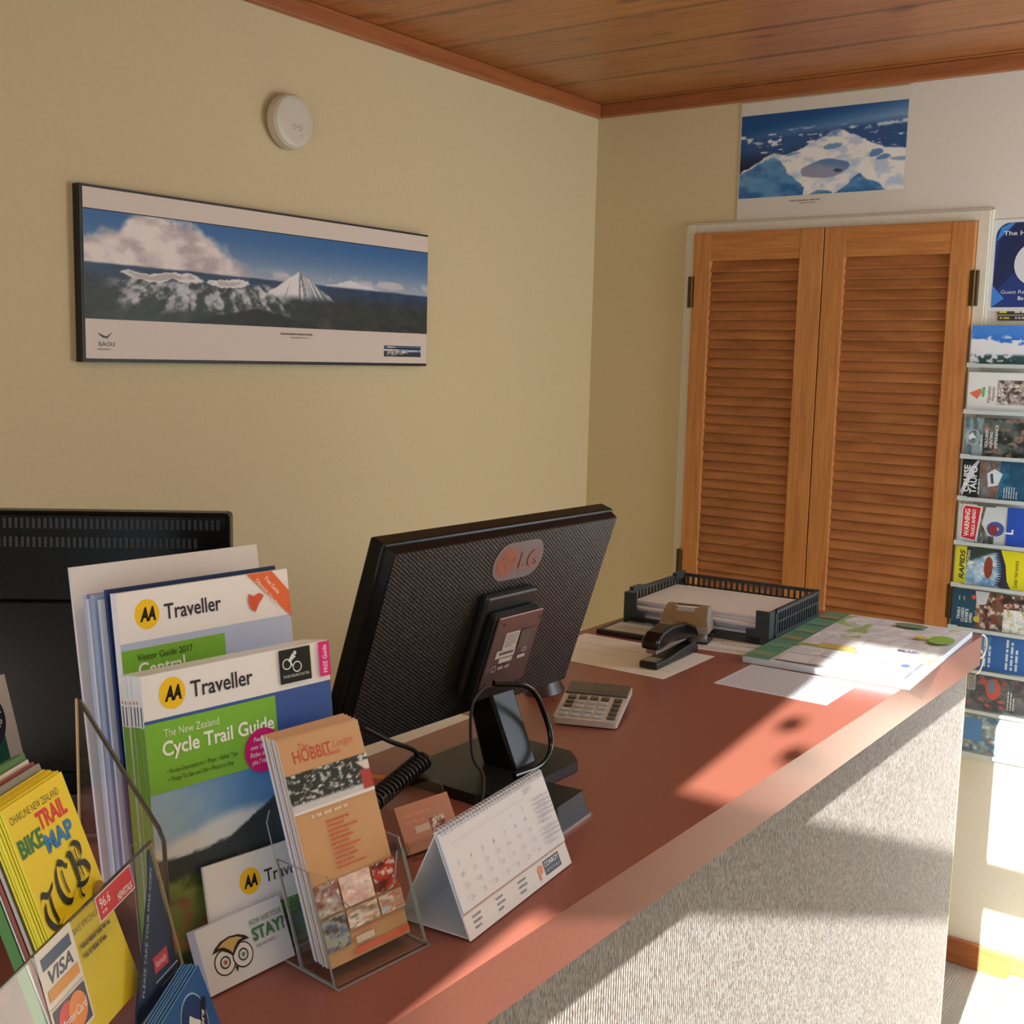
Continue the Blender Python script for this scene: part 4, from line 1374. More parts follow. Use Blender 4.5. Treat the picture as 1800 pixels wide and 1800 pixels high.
# coiled handset cord beside the monitor foot
hc = MB()
pts = []
A_, B_ = Vector((1.045, -2.040, 1.0825)), Vector((1.075, -2.185, 1.0665))
turns = 17
ax_ = (B_ - A_).normalized(); p1 = ax_.orthogonal().normalized(); p2 = ax_.cross(p1)
for k in range(turns * 12 + 1):
    q = 2 * math.pi * k / 12
    pts.append(A_.lerp(B_, k / (turns * 12)) + (p1 * math.cos(q) + p2 * math.sin(q)) * 0.011)
lead = bez([(1.085, -2.200, 1.175), (1.075, -2.14, 1.14), (1.055, -2.07, 1.105), tuple(pts[0])], 8)
hc.tube(lead[:-1] + pts, 0.0032, 'black_plastic', 8)
tag(hc.build('handset_cord'), 'coiled black handset cord left of the monitor foot', 'cord')

# black card terminal peeping out behind the calendar
T = flat(1.215, -2.085, 6, CT)
bt = empty('card_terminal', T, 'small black box behind the right end of the desk calendar', 'card terminal')
sub(MB().prism([(0, 0), (0.075, 0), (0.075, 0.085), (0, 0.085)], 0.004, 0.034, 'black_plastic', taper=[(0.004, 0.004), (0.068, 0.004), (0.068, 0.078), (0.004, 0.078)]), 'body', bt, T, 0.004)
sub(MB().box((0.001, 0.001, 0), (0.076, 0.086, 0.004), 'silver'), 'base_rim', bt, T)

# ------------------------------------------------------------------ second monitor, back turned to the viewer, at the left
TVT = axes((0.645, -2.553, 1.085), (0.766, 0.643, 0), (0, 0, 1))
tv = empty('black_monitor', Matrix.Translation((0.80, -2.42, CT)), 'glossy black monitor back with vent slots, behind the travel guides', 'monitor')
TWD, THT = 0.405, 0.345
sub(MB().box((0, 0, -0.03), (TWD, THT, 0.0), 'black_soft'), 'rear_shell', tv, TVT, 0.005)
vt = MB()
for row, n in ((THT - 0.020, 58), (THT - 0.042, 54)):
    for k in range(n):
        x = 0.014 + k * 0.0066
        vt.box((x, row, -0.0005), (x + 0.0036, row + 0.012, 0.0012), 'black_matte')
sub(vt, 'vent_grille', tv, TVT)
sub(MB().box((0.02, 0.03, 0.0), (TWD - 0.02, 0.24, 0.006), 'black_soft'), 'rear_bulge', tv, TVT, 0.008)
sub(MB().box((0.15, -0.03, -0.02), (0.25, 0.05, -0.004), 'black_plastic'), 'neck', tv, TVT)
o = MB().box((0.02, -0.035, -0.10), (TWD - 0.02, -0.022, 0.06), 'black_gloss')
sub(o, 'foot', tv, TVT, 0.004)
ls = Sheet(); ls.z = 0.0065
ls.rect(0.075, 0.165, 0.112, 0.190, (70, 74, 78))
o = ls.build('rating_label', TVT, 'print'); attach(o, tv, o.matrix_basis.copy())


# ================================================================== brochure stand with guides
def aa(s, x, y, r, tw, th):
    """round emblem with two letters and the word beside it"""
    s.ell(x, y, r, r * 1.08, (250, 202, 40))
    s.text('AA', x - r * 0.62, y - r * 0.45, r * 0.95, (26, 24, 24), 0.05, 0.25, w=r * 1.3)
    s.text('Traveller', x + r * 1.4, y - th * 0.5, th, (52, 52, 62), 0.012, w=tw)


def lake(U, V):
    n = fbm(U * 7, V * 7)
    out = mixc(C3(176, 206, 232), C3(78, 132, 196), sstep(0.2, 0.9, U * 0.7 + V * 0.5 + 0.2 * (n - 0.5)))
    out = mixc(out, C3(232, 236, 240), sstep(0.0, 0.06, 0.60 + 0.10 * U + 0.10 * (fbm(U * 6, U * 2) - 0.5) - V) * 0.9)
    mt = 0.50 + 0.16 * sstep(0.25, 0.75, U) + 0.05 * (fbm(U * 8 + 3, U) - 0.5)
    out = mixc(out, mixc(C3(44, 50, 62), C3(70, 80, 82), n), sstep(0.0, 0.012, mt - V))
    out = mixc(out, mixc(C3(70, 84, 50), C3(126, 140, 74), sstep(0.35, 0.65, fbm(U * 14, V * 22))), sstep(0.0, 0.03, 0.42 - V + 0.04 * (n - 0.5)))
    out = mixc(out, mixc(C3(120, 132, 74), C3(150, 96, 72), sstep(0.5, 0.6, fbm(U * 16 + 4, V * 12))), sstep(0.33, 0.28, V) * sstep(0.6, 0.4, U))
    out = mixc(out, C3(222, 108, 60), sstep(0.48, 0.6, fbm(U * 20, V * 16 + 6)) * sstep(0.20, 0.16, V) * sstep(0.08, 0.11, V) * sstep(0.7, 0.4, U))
    out = mixc(out, C3(60, 74, 44), sstep(0.09, 0.05, V))
    return out


GW, GH = 0.21, 0.272
g = Sheet().body(GW, GH, 0.0058, (240, 238, 238), (222, 226, 230))
g.rect(0, 0, 0.0018, 0.19, (126, 176, 60))
g.image(0, 0, GW, 0.205, 90, 90, lake)
g.rect(0, 0.168, GW, 0.240, (64, 96, 168))
g.rect(0, 0.231, GW, GH, (242, 238, 238))
g.poly([(0, 0.231), (GW, 0.2365), (GW, 0.240), (0, 0.240)], (242, 238, 238))
g.rect(0.0, 0.164, 0.141, 0.228, (128, 190, 66))
aa(g, 0.030, 0.252, 0.0135, 0.068, 0.0155)
g.text('The New Zealand', 0.018, 0.2135, 0.0075, (236, 244, 226), 0.0, w=0.058)
g.text('Cycle Trail Guide', 0.015, 0.1965, 0.0135, (250, 252, 246), 0.02, w=0.122)
g.text('• Route Descriptions • Maps • Safety Tips', 0.018, 0.180, 0.0042, (60, 78, 40), w=0.075)
g.text('• Things To See and Do • Places to Stay', 0.018, 0.1725, 0.0042, (60, 78, 40), w=0.070)
g.ell(0.122, 0.1785, 0.0215, 0.0215, (206, 40, 122))
for k, t in enumerate(('Featuring', 'over 20 Great', 'Rides in detail', 'plus 7 Heartland')):
    g.text(t, 0.122, 0.188 - 0.0072 * k, 0.0046, (250, 226, 238), 0.01, 0.15, w=(0.020, 0.029, 0.031, 0.028)[k], align='C')
g.rect(0.148, 0.237, 0.186, 0.2705, (34, 38, 40))
g.ell(0.157, 0.256, 0.0055, 0.0055, (226, 230, 230), ring=0.0012); g.ell(0.169, 0.252, 0.0055, 0.0055, (226, 230, 230), ring=0.0012)
g.poly([(0.158, 0.259), (0.164, 0.266), (0.168, 0.262), (0.165, 0.2605), (0.162, 0.258), (0.164, 0.254), (0.162, 0.253), (0.160, 0.258)], (226, 230, 230)); g.ell(0.167, 0.266, 0.002, 0.002, (226, 230, 230))
g.text('THE NEW ZEALAND CYCLE TRAIL', 0.151, 0.2425, 0.0028, (220, 224, 224), w=0.032)
g.rect(0.196, 0.2365, GW, 0.2715, (226, 48, 130))
g.text('FREE Guide', 0.206, 0.240, 0.0055, (250, 226, 238), 0.01, rot=90, w=0.028)


def stacked(s, name, o, yaw, lean, n, step, labels, cat, group, mat='gloss_print', jit=0.0, plain_rest=None, k=1.0, drop=0.0):
    first = s.build(name, frame(o, yaw, lean), mat, k=k)
    tag(first, labels[0], cat, group)
    src = first
    y = math.radians(yaw)
    nrm = Vector((math.cos(y), math.sin(y), 0))
    u = Vector((-math.sin(y), math.cos(y), 0))
    if plain_rest is not None and n > 1:
        src = None
    up = Vector((0, 0, 1)) * math.cos(math.radians(lean)) - nrm * math.sin(math.radians(lean))
    for i in range(1, n):
        oo = Vector(o) - nrm * step * i + u * random.uniform(-jit, jit) + up * (random.uniform(0, jit) - drop * i)
        T = frame(oo, yaw, lean)
        if src is None:
            src = plain_rest.build(name, T, mat, k=k)
            tag(src, labels[i], cat, group)
        else:
            copy_of(src, T, labels[i])
    return first


rest = Sheet().body(GW, GH, 0.0058, (240, 238, 238), (222, 226, 230))
for z_ in (1,):
    rest.v += [(-0.0002, 0, -0.0056), (-0.0002, 0, -0.0002), (-0.0002, 0.225, -0.0002), (-0.0002, 0.225, -0.0056)]
    b = len(rest.v) - 4
    rest.f.append((b, b + 1, b + 2, b + 3)); rest.c += [lin((112, 160, 56))] * 4
    for (za, zb, col) in ((0.226, 0.244, (70, 74, 90)), (0.246, 0.249, (200, 90, 60))):
        rest.v += [(-0.0004, za, -0.0036), (-0.0004, za, -0.0022), (-0.0004, zb, -0.0022), (-0.0004, zb, -0.0036)]
        b = len(rest.v) - 4
        rest.f.append((b, b + 1, b + 2, b + 3)); rest.c += [lin(col)] * 4
g.v += [(-0.0003, 0, -0.0056), (-0.0003, 0, -0.0002), (-0.0003, 0.225, -0.0002), (-0.0003, 0.225, -0.0056)]
b = len(g.v) - 4
g.f.append((b, b + 1, b + 2, b + 3)); g.c += [lin((112, 160, 56))] * 4
g.v += [(-0.0004, 0.226, -0.0036), (-0.0004, 0.226, -0.0022), (-0.0004, 0.244, -0.0022), (-0.0004, 0.244, -0.0036)]
b = len(g.v) - 4
g.f.append((b, b + 1, b + 2, b + 3)); g.c += [lin((70, 74, 90))] * 4

CY = (1.197, -2.576, 1.0595)
stacked(g, 'travel_guide', CY, -6.7, 7.5, 6, 0.0064,
        ['green and blue cycling guide at the front of its stack, beside the tan leaflets'] + ['%s cycling guide from the front, with green spine, in the upright stack' % ORD[k] for k in range(1, 6)],
        'travel guide', 'cycling guides in the stand', jit=0.0008, plain_rest=rest, drop=0.0012)

# taller guides behind
GW2, GH2 = 0.203, 0.294


def hills(U, V):
    out = mixc(C3(150, 170, 214), C3(186, 198, 226), V)
    return mixc(out, C3(160, 150, 200), sstep(0.0, 0.1, 0.25 + 0.15 * U - V))


g = Sheet().body(GW2, GH2, 0.010, (240, 236, 236), (226, 228, 234))
g.image(0, 0.0, GW2, 0.246, 20, 20, hills)
g.rect(0, 0.245, GW2, GH2, (242, 237, 237))
g.rect(0, 0.06, 0.117, 0.238, (124, 184, 60))
aa(g, 0.031, 0.270, 0.0135, 0.066, 0.0155)
g.text('Visitor Guide 2017', 0.016, 0.2265, 0.0068, (48, 70, 34), w=0.062)
g.text('Central', 0.016, 0.2115, 0.0130, (244, 248, 238), 0.02, w=0.052)
g.text('North Island', 0.016, 0.188, 0.0135, (244, 248, 238), 0.02, w=0.085)
g.poly([(0.150, GH2), (0.182, GH2), (GW2, 0.270), (GW2, 0.243)], (238, 112, 66))
g.text('Free Guide', 0.172, 0.2865, 0.0048, (252, 236, 226), 0.01, rot=-50, w=0.024)
g.text('Discount Vouchers', 0.160, 0.286, 0.0045, (252, 236, 226), 0.01, rot=-50, w=0.044)
g.poly([(0.150, 0.274), (0.156, 0.270), (0.163, 0.273), (0.169, 0.270), (0.166, 0.266), (0.162, 0.262), (0.157, 0.254), (0.152, 0.257), (0.149, 0.265)], (226, 92, 60))
tag(g.build('travel_guide', frame((1.120, -2.541, 1.097), -5.1, 8.0), 'gloss_print'), 'visitor guide with green block and orange corner, behind the cycling guides', 'travel guide', 'tall guides at the back of the stand')

back = []
xs = 1.107
specs = [
    (0.0045, 0.200, 0.296, (30, 54, 100), (30, 58, 110), 'thin dark blue folder standing just behind the orange-cornered visitor guide', 0.0),
    (0.0035, 0.195, 0.286, (214, 216, 226), (190, 200, 222), 'thin booklet with pale edge, behind the dark blue folder', -0.004),
    (0.0070, 0.198, 0.290, (150, 170, 206), (150, 166, 200), 'blue-edged brochure in the upright row, behind the thin booklet', -0.006),
    (0.0035, 0.195, 0.285, (206, 212, 222), (206, 212, 222), 'white-edged brochure in the upright row, behind the blue-edged one', -0.006),
    (0.0065, 0.198, 0.288, (120, 140, 180), (170, 184, 212), 'pale blue brochure in the upright row, in front of the tallest white one', -0.004),
]
for t, w, h, fc, sd, lab, du in specs:
    s = Sheet().body(w, h, t, fc, sd)
    tag(s.build('brochure', frame((xs, -2.541 + du, 1.097), -5.1, 8.3), 'print'), lab, 'brochure', 'brochures in the upright row')
    xs -= t + 0.0022
s = Sheet().body(0.222, 0.312, 0.004, (228, 220, 216), (214, 214, 226))
tag(s.build('brochure', frame((1.0685, -2.549, 1.099), -5.1, 9.6), 'print'), 'tallest blank white brochure at the back of the upright row', 'brochure', 'brochures in the upright row')

# acrylic stand that holds them
bs = empty('brochure_stand', (1.15, -2.5, CT), 'clear acrylic stand holding the upright travel guides on the counter', 'brochure stand')


def bpart(mb, name):
    return attach(mb.build(name), bs)


ys = -2.600
side = [(1.106, CT + 0.001), (1.240, CT + 0.001), (1.237, 1.10), (1.229, 1.203), (1.222, 1.213), (1.112, 1.304), (1.106, 1.306)]


def upright(poly, y, th, mb, mat, edge=None):
    n = len(poly)
    vs = [(a, y - th, b) for a, b in poly] + [(a, y + th, b) for a, b in poly]
    mb.add(vs, [tuple(range(n)), tuple(range(2 * n - 1, n - 1, -1))], mat)
    mb.add(vs, [(i, n + i, n + (i + 1) % n, (i + 1) % n) for i in range(n)], edge or mat)
    return mb


bpart(upright(side, ys, 0.0012, MB(), 'clear', 'clear'), 'side_panel')
bpart(MB().tube([(a, ys, b) for a, b in side[1:6]], 0.0020, 'smoke_edge', 8), 'front_edge')
bpart(MB().tube([(1.107, ys, CT + 0.002), (1.107, ys, 1.305)], 0.0014, 'gold_edge', 8), 'rear_edge')
bpart(upright([(1.060, CT + 0.001), (1.200, CT + 0.001), (1.198, 1.10), (1.06, 1.25)], -2.318, 0.0012, MB(), 'clear', 'clear_edge'), 'side_panel')
bpart(MB().box((1.053, ys, CT + 0.001), (1.212, -2.318, CT + 0.0022), 'clear'), 'shelf')
bpart(MB().box((1.045, ys + 0.045, 1.0925), (1.130, -2.320, 1.0955), 'clear'), 'shelf')

# small guide in front of the cycling guides
s = Sheet().body(0.118, 0.098, 0.003, (60, 110, 60), (226, 228, 226))
s.image(0, 0, 0.118, 0.050, 30, 20, photo([(60, 96, 60), (96, 130, 90), (90, 110, 130)], 4, 2))
s.rect(0, 0.044, 0.118, 0.098, (238, 236, 238))
s.rect(0, 0.036, 0.118, 0.0445, (90, 166, 62))
aa(s, 0.047, 0.072, 0.0115, 0.056, 0.0125)
s.text('ides', 0.088, 0.037, 0.008, (40, 60, 40), 0.01, w=0.02)
tag(s.build('pocket_guide', frame((1.2205, -2.538, 1.052), -8, 13), 'gloss_print'), 'small white and green pocket guide leaning in front of the cycling guides', 'travel guide')

# card pad: How was your stay?
s = Sheet().body(0.097, 0.058, 0.013, (224, 228, 240), (206, 212, 236))
s.ell(0.022, 0.022, 0.0115, 0.0115, (40, 40, 44)); s.ell(0.022, 0.022, 0.0102, 0.0102, (232, 234, 242))
s.ell(0.042, 0.022, 0.0115, 0.0115, (40, 40, 44)); s.ell(0.042, 0.022, 0.0102, 0.0102, (232, 234, 242))
s.poly([(0.011, 0.033), (0.015, 0.037), (0.022, 0.0405), (0.032, 0.042), (0.042, 0.0405), (0.049, 0.037), (0.053, 0.033), (0.044, 0.0335), (0.037, 0.029), (0.032, 0.024), (0.027, 0.029), (0.020, 0.0335)], (40, 40, 44))
s.poly([(0.018, 0.036), (0.024, 0.039), (0.032, 0.0405), (0.040, 0.039), (0.046, 0.036), (0.040, 0.035), (0.035, 0.031), (0.032, 0.027), (0.029, 0.031), (0.024, 0.035)], (206, 176, 110))
for cx, col in ((0.022, (176, 96, 92)), (0.042, (96, 150, 110))):
    s.ell(cx, 0.022, 0.0055, 0.0055, (40, 40, 44), ring=0.0012); s.ell(cx, 0.022, 0.002, 0.002, col)
s.poly([(0.030, 0.015), (0.032, 0.010), (0.034, 0.015)], (40, 40, 44))
s.text('HOW WAS YOUR', 0.056, 0.0425, 0.0052, (90, 120, 90), 0.0, w=0.038)
s.text('STAY?', 0.056, 0.0285, 0.0115, (70, 130, 84), 0.03, w=0.038)
s.scribble(0.057, 0.0225, 0.034, 0.002, (170, 180, 180), 1, seed=95)
tag(s.build('card_pad', frame((1.2475, -2.566, 1.0525), -2.3, 24), 'print'), 'thick pad of white feedback cards with an owl-eyed emblem', 'cards')

# ------------------------------------------------------------------ tan leaflets in a clear holder
def tanphoto(cols, seed):
    return photo(cols, 2.2, seed)


HO = (1.309, -2.480, 1.062)
TAN = (206, 160, 116)
h = Sheet().body(0.100, 0.212, 0.0016, TAN, (214, 220, 236))
h.text('The', 0.022, 0.1985, 0.006, (196, 84, 64), 0.0, w=0.012)
h.text('HOBBIT', 0.014, 0.187, 0.0125, (196, 84, 64), 0.01, w=0.046)
h.text('Lodge', 0.062, 0.192, 0.008, (214, 130, 100), 0.0, 0.3, w=0.026)
h.scribble(0.052, 0.186, 0.03, 0.003, (206, 120, 92), 1, seed=98)


def tree_photo(U, V):
    a = fbm(U * 22, V * 14)
    out = mixc(C3(46, 50, 44), C3(220, 220, 222), sstep(0.50, 0.74, a + 0.25 * (fbm(U * 60, V * 40) - 0.5)))
    out = mixc(out, C3(206, 206, 212), sstep(0.24, 0.16, V + 0.1 * (a - 0.5)))
    out = mixc(out, C3(178, 66, 58), sstep(0.0, 0.02, (U - 0.86)) * sstep(0.62, 0.56, V))
    return mixc(out, C3(226, 214, 210), sstep(0.0, 0.02, U - 0.80 - 0.4 * (0.9 - V)) * sstep(0.52, 0.60, V) * sstep(0.86, 0.8, V))


h.image(0.0, 0.143, 0.100, 0.178, 70, 34, tree_photo)
h.poly([(0, 0.141), (0.1, 0.141), (0.1, 0.1445), (0, 0.1432)], (236, 230, 226))
h.scribble(0.018, 0.134, 0.064, 0.0032, (226, 196, 170), 1, seed=100)
for k in range(11):
    h.scribble(0.033, 0.126 - 0.0044 * k, (0.04, 0.03, 0.05, 0.036)[k % 4], 0.0017, (206, 92, 66), 1, seed=101 + k)
for (a, b, c_, d_, cols, sdd) in ((0, 0.046, 0.028, 0.074, [(190, 176, 172), (150, 96, 88), (226, 220, 220)], 1), (0.030, 0.046, 0.068, 0.074, [(214, 172, 160), (226, 196, 186), (236, 222, 216)], 2), (0.070, 0.046, 0.1, 0.074, [(96, 44, 40), (190, 60, 50), (226, 206, 196)], 3),
                                  (0, 0.014, 0.028, 0.044, [(96, 104, 150), (170, 176, 160), (80, 70, 60)], 4), (0.030, 0.026, 0.068, 0.044, [(206, 160, 130), (240, 226, 214), (150, 140, 120)], 5), (0.070, 0.026, 0.1, 0.044, [(206, 150, 126), (190, 206, 220), (236, 226, 216)], 6)):
    h.image(a, b, c_, d_, 24, 18, tanphoto(cols, sdd))
h.rect(0.034, 0.012, 0.056, 0.018, (226, 206, 186))
h.rect(0.030, 0.003, 0.098, 0.0085, (226, 104, 74))
h.scribble(0.034, 0.022, 0.058, 0.0016, (214, 120, 90), 1, seed=120)
hrest = Sheet().body(0.100, 0.212, 0.0016, TAN, (214, 220, 236))
stacked(h, 'leaflet', HO, -5.2, 22, 13, 0.0020,
        ['tan lodge leaflet with photographs, foremost in the clear counter holder'] + ['%s tan leaflet from the front, seen by its pale edge in the clear holder' % ORD[k] for k in range(1, 13)],
        'leaflet', 'tan leaflets in the clear counter holder', jit=0.0016, plain_rest=hrest, mat='print')

dh = empty('leaflet_holder', (1.27, -2.43, CT), 'clear plastic leaflet holder full of tan leaflets at the front of the counter', 'leaflet holder')
HT2 = frame((1.320, -2.487, 1.052), -5.2, 22)


def hpart(mb, name, T=HT2):
    return sub(mb, name, dh, T)


def ring_wall(mb, poly, th, T=None):
    pass


bkz = -0.042
fp = [(0, 0), (0.116, 0), (0.116, 0.092), (0.108, 0.092), (0.096, 0.066), (0.080, 0.058), (0.040, 0.058), (0.028, 0.070), (0.020, 0.094), (0, 0.104)]
hpart(MB().prism(fp, 0.0, 0.0022, 'clear', side='clear_edge'), 'front_panel')
hpart(MB().prism([(0, 0.0185), (0.116, 0.0185), (0.116, 0.155), (0.110, 0.165), (0.006, 0.165), (0, 0.155)], bkz - 0.0022, bkz, 'clear', side='clear_edge'), 'back_panel')
for x in (0.0, 0.1138):
    mb = MB()
    pr = [(0.0, 0), (0.108, 0.0)]
    vs = [(x, 0, 0), (x, 0.104, 0), (x, 0.120, bkz), (x, 0.0185, bkz), (x + 0.0022, 0, 0), (x + 0.0022, 0.104, 0), (x + 0.0022, 0.120, bkz), (x + 0.0022, 0.0185, bkz)]
    mb.add(vs, [(0, 1, 2, 3), (7, 6, 5, 4)], 'clear')
    mb.add(vs, [(0, 4, 5, 1), (1, 5, 6, 2), (2, 6, 7, 3), (3, 7, 4, 0)], 'clear_edge')
    hpart(mb, 'side_panel')
BT = Matrix.Identity(4)
mb = MB()
a_ = [HT2 @ Vector((0.0, 0.0, 0.004)), HT2 @ Vector((0.116, 0.0, 0.004))]
yv = math.radians(-5.2)
nb = Vector((math.cos(yv), math.sin(yv), 0))
pb = [a_[0] - nb * 0.086, a_[0] + nb * 0.003, a_[1] + nb * 0.003, a_[1] - nb * 0.086]
vs = [(p.x, p.y, CT + 0.0006) for p in pb] + [(p.x, p.y, CT + 0.003) for p in pb]
mb.add(vs, [(0, 3, 2, 1), (4, 5, 6, 7)], 'clear')
mb.add(vs, [(0, 1, 5, 4), (1, 2, 6, 5), (2, 3, 7, 6), (3, 0, 4, 7)], 'clear_edge')
hpart(mb, 'base_plate', BT)

# ------------------------------------------------------------------ desk calendar
KT = frame((1.364, -2.343, 1.0515), 6.0, 23.8)
ca = empty('desk_calendar', Matrix.Translation((1.32, -2.24, CT)), 'white spiral-bound tent calendar at the front edge of the counter', 'calendar')
kw, kh = 0.216, 0.1075
KB = frame((1.277, -2.352, 1.0515), 6.0, -23.8)
stand = MB()
stand.box((0, 0, -0.0012), (kw, kh + 0.003, 0), 'white_card')
sub(stand, 'front_board', ca, KT)
sub(MB().box((0, 0, -0.0006), (kw, kh + 0.003, 0.0006), 'white_card'), 'rear_board', ca, KB)
sf = axes((1.277, -2.352, 1.0512), (-math.sin(math.radians(6)), math.cos(math.radians(6)), 0), (math.cos(math.radians(6)), math.sin(math.radians(6)), 0))
sub(MB().box((0.001, 0.001, 0), (kw - 0.001, 0.086, 0.0008), 'white_card'), 'base_board', ca, axes((1.277, -2.352, 1.0524), (math.cos(math.radians(6)), math.sin(math.radians(6)), 0), (-math.sin(math.radians(6)), math.cos(math.radians(6)), 0)) @ Matrix(((0, 1, 0, 0), (1, 0, 0, 0), (0, 0, 1, 0), (0, 0, 0, 1))))
s = Sheet(); s.z = 0.0002
s.rect(0, 0, kw, 0.026, (226, 224, 226))
s.rect(0.160, 0.006, 0.196, 0.0215, (56, 62, 84))
s.text('CONROY', 0.162, 0.0145, 0.0055, (226, 228, 234), 0.015, w=0.032)
s.text('REMOVALS', 0.163, 0.0085, 0.0035, (190, 194, 204), 0.0, w=0.030)
s.poly([(0.146, 0.006), (0.150, 0.005), (0.150, 0.010), (0.156, 0.012), (0.158, 0.019), (0.150, 0.0205), (0.146, 0.017)], (230, 140, 96))
s.poly([(0, 0.0245), (kw, 0.0245), (kw, 0.0260), (0, 0.0260)], (206, 160, 140))
for k in range(3):
    s.scribble(0.014 + 0.045 * k, 0.018, 0.016, 0.0018, (120, 116, 126), 3, 0.0055, seed=130 + k)
o = s.build('footer_print', KT); attach(o, ca, o.matrix_basis.copy())
s = Sheet().body(kw - 0.002, kh - 0.027, 0.0016, (224, 222, 230), (206, 216, 240), 0.0024)
GT = (160, 156, 172)
s.text('SEPT', 0.164, 0.069, 0.006, GT, w=0.02)
days = ['', '', '', '', '', '1', '2'] + [str(k) for k in range(3, 31)]
for i, t in enumerate(days):
    if t:
        s.text(t, 0.016 + 0.0225 * (i % 7), 0.055 - 0.0118 * (i // 7), 0.0046, GT)
s.rect(0.010, 0.0665, 0.158, 0.0669, (190, 186, 196))
s.scribble(0.176, 0.058, 0.032, 0.0018, (176, 176, 200), 6, 0.0052, seed=140)
s.scribble(0.176, 0.024, 0.032, 0.0018, (176, 176, 200), 4, 0.0052, seed=141)
T = KT @ Matrix.Translation((0.001, 0.027, 0))
o = s.build('pages', T); attach(o, ca, o.matrix_basis.copy())
sp = MB()
for k in range(34):
    x = 0.006 + k * (kw - 0.012) / 33
    ring = [(x + 0.0010 * math.sin(a / 2), kh + 0.0005 + 0.0050 * math.cos(a), -0.0005 + 0.0050 * math.sin(a)) for a in [2 * math.pi * j / 12 for j in range(12)]]
    sp.tube(ring, 0.00065, 'wire_white', 5, closed=True)
sub(sp, 'spiral_binding', ca, KT)

# ------------------------------------------------------------------ tan cards in a small clear holder
s = Sheet().body(0.082, 0.055, 0.010, (196, 132, 98), (186, 140, 110))
s.scribble(0.010, 0.040, 0.045, 0.004, (214, 140, 110), 2, 0.008, seed=150)
s.rect(0.020, 0.020, 0.042, 0.028, (214, 186, 160))
s.image(0.044, 0.004, 0.066, 0.032, 16, 18, photo([(120, 60, 50), (226, 206, 196), (150, 110, 90)], 4, 6))
tag(s.build('card_stack', frame((1.190, -2.235, 1.0545), -8.5, 30), 'print'), 'stack of tan cards leaning in a small clear holder behind the calendar', 'cards')
CT2 = frame((1.196, -2.237, CT + 0.001), -8.5, 30)
ch = empty('card_holder', Matrix.Translation((1.18, -2.19, CT)), 'small clear card holder with tan cards, between leaflets and monitor', 'card holder')
sub(MB().prism([(0, 0), (0.090, 0), (0.090, 0.02), (0, 0.02)], 0.0, 0.0016, 'clear', side='clear_edge'), 'front_panel', ch, CT2)
sub(MB().prism([(0, 0), (0.090, 0), (0.090, 0.074), (0.084, 0.080), (0.006, 0.080), (0, 0.074)], -0.018, -0.0164, 'clear', side='clear_edge'), 'back_panel', ch, CT2)
sub(MB().box((0, 0.0, -0.018), (0.090, 0.0016, 0.0016), 'clear'), 'base', ch, CT2)

# small red-and-yellow leaflet corner beside the cord
s = Sheet().body(0.035, 0.055, 0.001, (206, 70, 40))
s.rect(0.003, 0.036, 0.032, 0.05, (226, 150, 60))
tag(s.build('red_leaflet', flat(0.985, -2.112, 28, CT + 0.0012)), 'little red leaflet lying beside the coiled black cord', 'leaflet')

# ================================================================== clear dispenser at the left front
PY_, PL_ = 29.9, 13.9
PT = frame((1.3508, -2.7796, 1.1451), PY_, PL_)
KD = 0.915  # the leaflets here are a little smaller than the lodge ones
cd = empty('clear_dispenser', Matrix.Translation((1.22, -2.72, CT)), 'clear acrylic map dispenser with card stickers at the near left of the counter', 'leaflet holder')
def kp(pts):
    return [(a * KD, b * KD) for a, b in pts]


sub(MB().prism(kp([(-0.07, -0.098), (0.212, -0.098), (0.212, 0.076), (-0.07, 0.076)]), -0.0022, -0.0004, 'clear', side='gold_edge'), 'front_pane', cd, PT)
sd = MB()
xw = 0.2105 * KD
vs = [(xw, -0.088, -0.0022), (xw, 0.069, -0.0022), (xw, 0.069, -0.020), (xw, -0.088, -0.045), (xw + 0.0018, -0.088, -0.0022), (xw + 0.0018, 0.069, -0.0022), (xw + 0.0018, 0.069, -0.020), (xw + 0.0018, -0.088, -0.045)]
sd.add(vs, [(0, 1, 2, 3), (7, 6, 5, 4)], 'clear'); sd.add(vs, [(0, 4, 5, 1), (1, 5, 6, 2), (2, 6, 7, 3), (3, 7, 4, 0)], 'clear_edge')
sub(sd, 'side_panel', cd, PT)
sub(MB().box((-0.07 * KD, 0.0755 * KD, -0.0026), (0.212 * KD, 0.0772 * KD, -0.0002), 'smoke_edge'), 'rim', cd, PT)

s = Sheet().body(0.054, 0.080, 0.0003, (230, 228, 226))
s.rect(0.005, 0.064, 0.049, 0.0735, (40, 66, 112))
s.text('VISA', 0.010, 0.0515, 0.0105, (46, 58, 100), 0.02, 0.25, w=0.036)
s.rect(0.004, 0.040, 0.050, 0.0485, (226, 150, 40))
s.rect(0.002, 0.0345, 0.052, 0.0352, (190, 188, 190))
s.rect(0.003, 0.003, 0.051, 0.0325, (50, 50, 84))
s.ell(0.0195, 0.018, 0.0135, 0.0135, (224, 60, 50)); s.ell(0.0345, 0.018, 0.0135, 0.0135, (240, 140, 44))
s.text('MasterCard', 0.007, 0.0145, 0.0068, (240, 232, 224), 0.02, 0.15, w=0.041)
o = s.build('payment_sticker', PT @ Matrix.Translation((0, -0.0027, 0.0003)), 'gloss_print', k=KD)
attach(o, cd, o.matrix_basis.copy())['label'] = 'payment card sticker with blue, gold and red marks'
s = Sheet().body(0.066, 0.0215, 0.0003, (232, 226, 224))
s.rect(0.001, 0.001, 0.065, 0.0205, (206, 40, 52))
